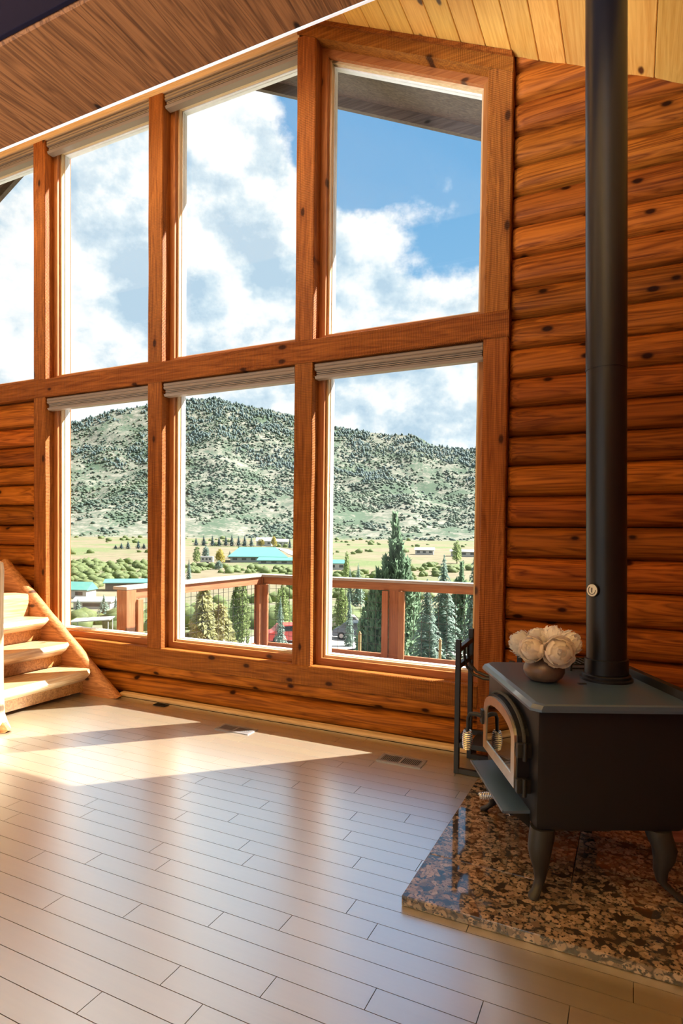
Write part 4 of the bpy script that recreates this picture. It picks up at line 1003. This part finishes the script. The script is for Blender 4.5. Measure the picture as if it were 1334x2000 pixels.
for i, (kind, azd, d_, h, r, lab) in enumerate(TREES):
    nm = {'spruce': 'spruce_tree', 'juniper': 'juniper_tree', 'leafy': 'leafy_tree'}[kind]
    t = thing(nm, lab, 'tree', pol(azd, d_), (i * 2.1) % 6.28, 'trees beyond the windows')
    if kind == 'spruce': L = tm['spruce_near'] if d_ < 90 else tm['spruce_mid'] if d_ < 300 or 'blue' in lab else tm['spruce_far']
    elif kind == 'juniper': L = tm['juniper_near']
    elif 'willow' in lab: L = tm['willow']
    elif d_ < 100: L = tm['leafy_near']
    else: L = [tm['leafy_far'][1 if ('yellow' in lab) else 2 if 'grey' in lab else 0]]
    sr = r * ((1.25 if d_ < 100 else 1.0) if kind == 'spruce' else 1.2 if kind == 'juniper' else 0.85)
    link_mesh('foliage', L[i % len(L)], t, (0, 0, 0), 0, (sr, sr, h))
    link_mesh('trunk', trunk_me, t, (0, 0, 0), 0, (max(r, .5), max(r, .5), h))
# low bushes just below the deck
bush_me = plume_mesh(leafy_plumes(12, 8), 2600, 0.16, 21, 'leaf_willow', 'foliage', 0.3)
for (azd, d_, r, h, lab) in ((-16.4, 19, 0.95, 1.25, 'yellow-green bush in the grass below the right end of the deck rail'), (-22.6, 21, 0.5, 0.85, 'small yellow bush in front of the dark parked car'),
                             (-25.4, 22, 0.5, 0.8, 'pale bush at the left end behind the dark parked car mesh panel'), (-19.5, 24, 0.6, 0.9, 'low grey-green bush right of the middle deck post')):
    t = thing('bush', lab, 'bush', pol(azd, d_), azd, 'bushes below the deck'); link_mesh('foliage', bush_me, t, (0, 0, -0.1), 0, (r, r, h))

# ---- buildings in the valley
def house(name, label, azd, d_, rz, w_, dp, h, rh, wallm, roofm, hip=0.0, nwin=3, dzz=0.0, grp=None):
    p = pol(azd, d_); t = thing(name, label, 'building', (p[0], p[1], p[2] + dzz), R(rz), grp)
    MB().box(-w_ / 2, w_ / 2, -dp / 2, dp / 2, -1.5, h).build('walls', wallm, t)
    ov = 0.05 * w_; q = MB(); X, Y = w_ / 2 + ov, dp / 2 + ov; hx = X * (1 - hip)
    v = [(-X, -Y, h), (X, -Y, h), (X, Y, h), (-X, Y, h), (-hx, 0, h + rh), (hx, 0, h + rh), (-X, -Y, h - .25), (X, -Y, h - .25), (X, Y, h - .25), (-X, Y, h - .25)]
    q.add(v, [(0, 1, 5, 4), (2, 3, 4, 5), (1, 2, 5), (3, 0, 4), (6, 7, 1, 0), (7, 8, 2, 1), (8, 9, 3, 2), (9, 6, 0, 3), (9, 8, 7, 6)]); q.build('roof', roofm, t)
    for k in range(nwin):
        xx = -w_ / 2 + w_ * (k + 0.5) / nwin; ww = w_ / nwin * 0.25
        MB().box(xx - ww, xx + ww, -dp / 2 - 0.06, -dp / 2 + 0.02, h * 0.35, h * 0.75).build('window', 'house_window', t)
    return t
house('lodge', 'large low building with a wide teal hipped roof beyond the deck corner', -32.95, 420, 33, 36, 24, 3.6, 6.0, 'house_grey', 'teal_roof', 0.38, 6)
house('lodge_wing', 'long teal-roofed shed just behind the corner of the deck rail', -31.0, 395, 33, 26, 9, 2.6, 1.8, 'house_grey', 'teal_roof', 0.1, 4)
house('pavilion', 'tiny teal-roofed pavilion behind the large teal roof', -32.6, 480, 30, 11, 8, 3.0, 2.4, 'house_grey', 'teal_roof', 0.2, 2)
house('white_house', 'small white house between far trees near the road', -30.85, 640, 30, 15, 10, 5.0, 3.0, 'house_white', 'house_grey', 0, 3)
house('grey_house', 'grey-roofed white house left of the autumn-yellow far tree', -32.35, 665, 25, 16, 10, 5.0, 4.0, 'house_white', 'house_grey', 0, 3)
house('cottage', 'small house with teal metal roof at the left edge of the left window', -48.7, 205, 20, 9.5, 6, 2.6, 2.2, 'house_white', 'teal_roof', 0, 2)
house('horse_barn', 'long open barn with flat teal roof behind the end post of the railing', -44.4, 225, 42, 15, 7, 3.0, 1.1, 'house_window', 'teal_roof', 0.05, 3)
house('green_roof_house', 'little green-roofed house by the left edge of the lower right window', -25.55, 345, 25, 9.5, 7, 3.6, 2.0, 'house_white', 'teal_roof', 0, 2)
house('white_barn', 'white metal barn in the tan field right of the tall juniper', -17.45, 520, 14, 15, 9, 4.0, 2.0, 'house_white', 'house_white', 0, 3)
house('long_white_shed', 'long white shed at the right edge of the tan field', -13.9, 500, 12, 20, 9, 4.0, 1.4, 'house_white', 'house_white', 0, 3)
house('white_shed', 'low white shed roof in the yard left of the silver-blue spruces', -47.2, 150, 30, 8, 5, 1.8, 0.8, 'house_white', 'house_white', 0, 1)
# white canopy table
p = pol(-47.4, 66); t = thing('canopy', 'white flat-topped canopy on thin legs below the left window', 'canopy', p, R(35))
MB().prism([(-1.9, 1.55), (1.9, 1.75), (1.9, 1.85), (-1.9, 1.65)], 'y', -1.3, 1.3).build('top', 'house_white', t)
for (a, b_) in ((-1.7, -1.1), (1.7, -1.1), (1.7, 1.1), (-1.7, 1.1)): MB().tube([(a, b_, -0.4), (a, b_, 1.62)], 0.05, 8).build('leg', 'house_white', t)
# road by the lodge
def strip(name, pts, wd, mat, lab):
    q = MB(); P = [Vector(pol(*p_)) + Vector((0, 0, 0.35)) for p_ in pts]; n = len(P)
    for i in range(n):
        tn = (P[min(i + 1, n - 1)] - P[max(i - 1, 0)]).normalized(); s = tn.cross(Vector((0, 0, 1))).normalized() * wd / 2
        q.v += [tuple(P[i] - s), tuple(P[i] + s)]
    q.f = [(2 * i, 2 * i + 1, 2 * i + 3, 2 * i + 2) for i in range(n - 1)]; q.mi = [0] * len(q.f)
    return tag(q.build(name, mat), lab, None, None, 'structure')
strip('road', [(-26.5, 430), (-28.5, 455), (-29.6, 490), (-30.0, 530), (-30.6, 570), (-31.6, 600)], 8.0, 'road', 'pale curving road by the large teal-roofed building')
strip('gravel_drive', [(-36, 47), (-30, 50), (-25, 54), (-20, 55), (-15, 52), (-10, 50)], 9.0, 'road', 'pale gravel drive where the cars are parked')

# ---- vehicles on the drive
def car(name, label, azd, d_, rz, mat, ln=4.6, hh=1.55):
    p = pol(azd, d_); t = thing(name, label, 'car', (p[0], p[1], p[2] + 0.36), R(rz), 'vehicles parked on the drive')
    h = ln / 2
    prof = [(-h, 0.32), (-h + 0.03, 0.78), (-h + 0.25, 0.95), (-h + 0.55, 1.0), (-h + 1.05, hh - 0.06), (-h + 1.6, hh), (0.15, hh), (0.85, hh - 0.12), (1.35, 1.02), (h - 0.35, 0.90), (h - 0.03, 0.72), (h, 0.36), (h - 0.1, 0.28), (-h + 0.1, 0.28)]
    q = MB(); q.prism(prof, 'y', -0.86, 0.86); o = q.build('body', mat, t); bv = o.modifiers.new('soft', 'BEVEL'); bv.width = 0.07; bv.segments = 2
    for s in (-1, 1):
        q = MB(); q.prism([(-h + 0.75, 1.03), (-h + 1.18, hh - 0.13), (0.12, hh - 0.10), (0.72, hh - 0.20), (1.12, 1.03)], 'y', s * 0.845, s * 0.868); q.build('side_window', 'car_glass', t)
    MB().prism([(0.93, hh - 0.13), (1.36, 1.06), (1.39, 1.07), (0.96, hh - 0.11)], 'y', -0.72, 0.72).build('windscreen', 'car_glass', t)
    for x in (-h + 0.85, h - 0.85):
        for y in (-0.80, 0.80):
            w_ = MB(); w_.tube([(x, y - 0.11, 0.33), (x, y + 0.11, 0.33)], 0.335, 18); wo_ = w_.build('wheel', 'tyre', t, True)
            c_ = MB(); c_.tube([(x, y - 0.12, 0.33), (x, y + 0.12, 0.33)], 0.19, 12); c_.build('hubcap', 'vent_metal', wo_)
car('parked_car', 'dark blue-grey car parked below the deck, left of the middle post', -23.5, 54, 14, 'car_dark', 4.4)
car('parked_car', 'pinkish white car parked behind the dark car', -24.6, 63, 30, 'car_white', 4.2, 1.7)
car('parked_car', 'bright red car showing at the right edge of the middle lower window', -29.85, 51, 40, 'car_red', 4.2)
# covered boat-like shape, flat trailer, stakes
p = pol(-15.5, 53); t = thing('tarp_cover', 'rounded teal tarp cover glimpsed through the mesh right of the middle post', 'tarp', (p[0], p[1], p[2] + 0.2))
q = MB(); q.lathe([(1.05, 0.0), (1.1, 0.9), (1.02, 1.7), (0.8, 2.3), (0.45, 2.65), (0.05, 2.75)], (0, 0, 0), 20); q.build('cover', 'teal_tarp', t, True)
for k in range(6):
    g = k * math.pi / 3; MB().tube([(1.12 * math.cos(g), 1.12 * math.sin(g), 0.02), (1.10 * math.cos(g), 1.10 * math.sin(g), 1.5)], 0.025, 6).build('rope', 'stake', t)
p = pol(-13.5, 56); t = thing('flat_trailer', 'dark flat trailer with wheels by the right window post', 'trailer', (p[0], p[1], p[2] + 0.1), R(10))
MB().box(-2.6, 2.6, -0.95, 0.95, 0.65, 0.85, 0.03).build('bed', 'car_dark', t)
for x in (-0.6, 0.5):
    for y in (-1.0, 1.0): MB().tube([(x, y - .1, 0.36), (x, y + .1, 0.36)], 0.36, 16).build('wheel', 'tyre', t, True)
for x in (-2.5, -1.2, 0.1, 1.4, 2.5): MB().box(x - .04, x + .04, 0.88, 0.95, 0.85, 1.45).build('stake_side', 'wire', t)
MB().tube([(2.6, 0, 0.72), (4.0, 0, 0.6)], 0.06, 8).build('drawbar', 'wire', t)
p = pol(-37.6, 395); t = thing('camper_trailer', 'white camper trailer on the lawn left of the large teal roof', 'trailer', p, R(25))
MB().box(-4.2, 4.2, -1.4, 1.4, 0.9, 4.6, 0.35).build('shell', 'house_white', t)
for x in (-2.2, 0.2, 2.3): MB().box(x - .6, x + .6, -1.46, -1.38, 2.4, 3.5).build('window', 'house_window', t)
for x in (-0.7, 0.5): MB().tube([(x, -1.45, 0.5), (x, 1.45, 0.5)], 0.5, 14).build('wheel', 'tyre', t, True)
for (azd, d_, h, lab) in ((-23.36, 20, 2.55, 'thin wooden stake in front of the dark car'), (-15.92, 22, 2.35, 'thin wooden stake in the grass right of the middle deck post')):
    p = pol(azd, d_); q = MB(); q.box(-0.045, 0.045, -0.03, 0.03, -0.3, h - 0.08, 0.008); q.prism([(-0.045, h - 0.085), (0.045, h - 0.085), (0, h)], 'y', -0.028, 0.028)
    o = q.build('wooden_stake', 'stake'); o.location = p; tag(o, lab, 'stake', 'stakes below the deck')

# ---- deck and railing
deck = structure('deck', 'weathered grey deck outside the windows')
y = 0.34
while y < 3.0:
    MB().box(-4.55, 3.0, y, y + 0.136, -0.075, -0.035, 0.003).build('board', 'grey_board', deck); y += 0.142
MB().box(-4.55, 3.0, 2.94, 3.0, -0.32, -0.08).build('rim_joist', 'redwood_x', deck)
for x in (-4.4, -1.5, 1.5): MB().box(x - .08, x + .08, 2.75, 2.91, -3.6, -0.32).build('support_post', 'redwood_z', deck)
rail = thing('deck_railing', 'redwood deck railing with black wire mesh outside the windows', 'railing')
YF, XS, ZC0, ZC1 = 2.85, -4.42, 0.890, 0.922
MB().box(XS - 0.11, 3.0, YF - 0.09, YF + 0.09, ZC0, ZC1, 0.006).build('cap', 'grey_board', rail)
MB().box(XS - 0.11, XS + 0.07, 0.36, YF - 0.092, ZC0, ZC1, 0.006).build('cap', 'grey_board', rail)
MB().box(XS + 0.07, 3.0, YF - 0.045, YF - 0.005, 0.795, ZC0 - 0.001, 0.004).build('top_rail', 'redwood_x', rail)
MB().box(XS + 0.005, XS + 0.045, 0.47, YF - 0.07, 0.795, ZC0 - 0.001, 0.004).build('top_rail', 'redwood_y', rail)
MB().box(XS + 0.07, 3.0, YF - 0.045, YF - 0.005, -0.030, 0.030, 0.004).build('bottom_rail', 'redwood_x', rail)
MB().box(XS + 0.005, XS + 0.045, 0.47, YF - 0.07, -0.030, 0.030, 0.004).build('bottom_rail', 'redwood_y', rail)
def rpost(x, y, dx, dy, boards):
    pp = MB().box(x - dx, x + dx, y - dy, y + dy, -0.035, ZC0 - 0.001, 0.005).build('post', 'redwood_z', rail)
    for (a0, a1, b0, b1) in boards: MB().box(a0, a1, b0, b1, -0.03, ZC0 - 0.10, 0.004).build('side_board', 'redwood_z', rail)
rpost(XS, YF, 0.065, 0.065, [(XS + 0.067, XS + 0.150, YF - 0.085, YF - 0.046), (XS + 0.046, XS + 0.086, YF - 0.165, YF - 0.088)])
rpost(-2.525, YF + 0.015, 0.065, 0.055, [(-2.665, -2.592, YF - 0.085, YF - 0.046), (-2.458, -2.385, YF - 0.085, YF - 0.046)])
rpost(-0.55, YF + 0.015, 0.065, 0.055, [(-0.69, -0.617, YF - 0.085, YF - 0.046), (-0.483, -0.41, YF - 0.085, YF - 0.046)])
rpost(1.45, YF + 0.015, 0.065, 0.055, [(1.31, 1.383, YF - 0.085, YF - 0.046), (1.517, 1.59, YF - 0.085, YF - 0.046)])
rpost(XS, 0.43, 0.065, 0.065, [(XS + 0.046, XS + 0.086, 0.497, 0.57)])
def wire(axis, a0, a1, c):
    q = MB(); n = int(round((a1 - a0) / 0.1016)); z0, z1 = 0.031, 0.795; r_ = 0.0028
    for k in range(n + 1):
        p = a0 + (a1 - a0) * k / n
        q.tube([(p, c, z0), (p, c, z1)] if axis == 'x' else [(c, p, z0), (c, p, z1)], r_, 4, cap=False)
    for k in range(1, 8):
        z = z0 + k * 0.1016
        q.tube([(a0, c + 0.003, z), (a1, c + 0.003, z)] if axis == 'x' else [(c + 0.003, a0, z), (c + 0.003, a1, z)], r_, 4, cap=False)
    q.build('wire_mesh', 'wire', rail)
wire('x', XS + 0.15, -2.665, YF - 0.025); wire('x', -2.385, -0.69, YF - 0.025); wire('x', -0.41, 1.31, YF - 0.025); wire('y', 0.57, YF - 0.165, XS + 0.025)
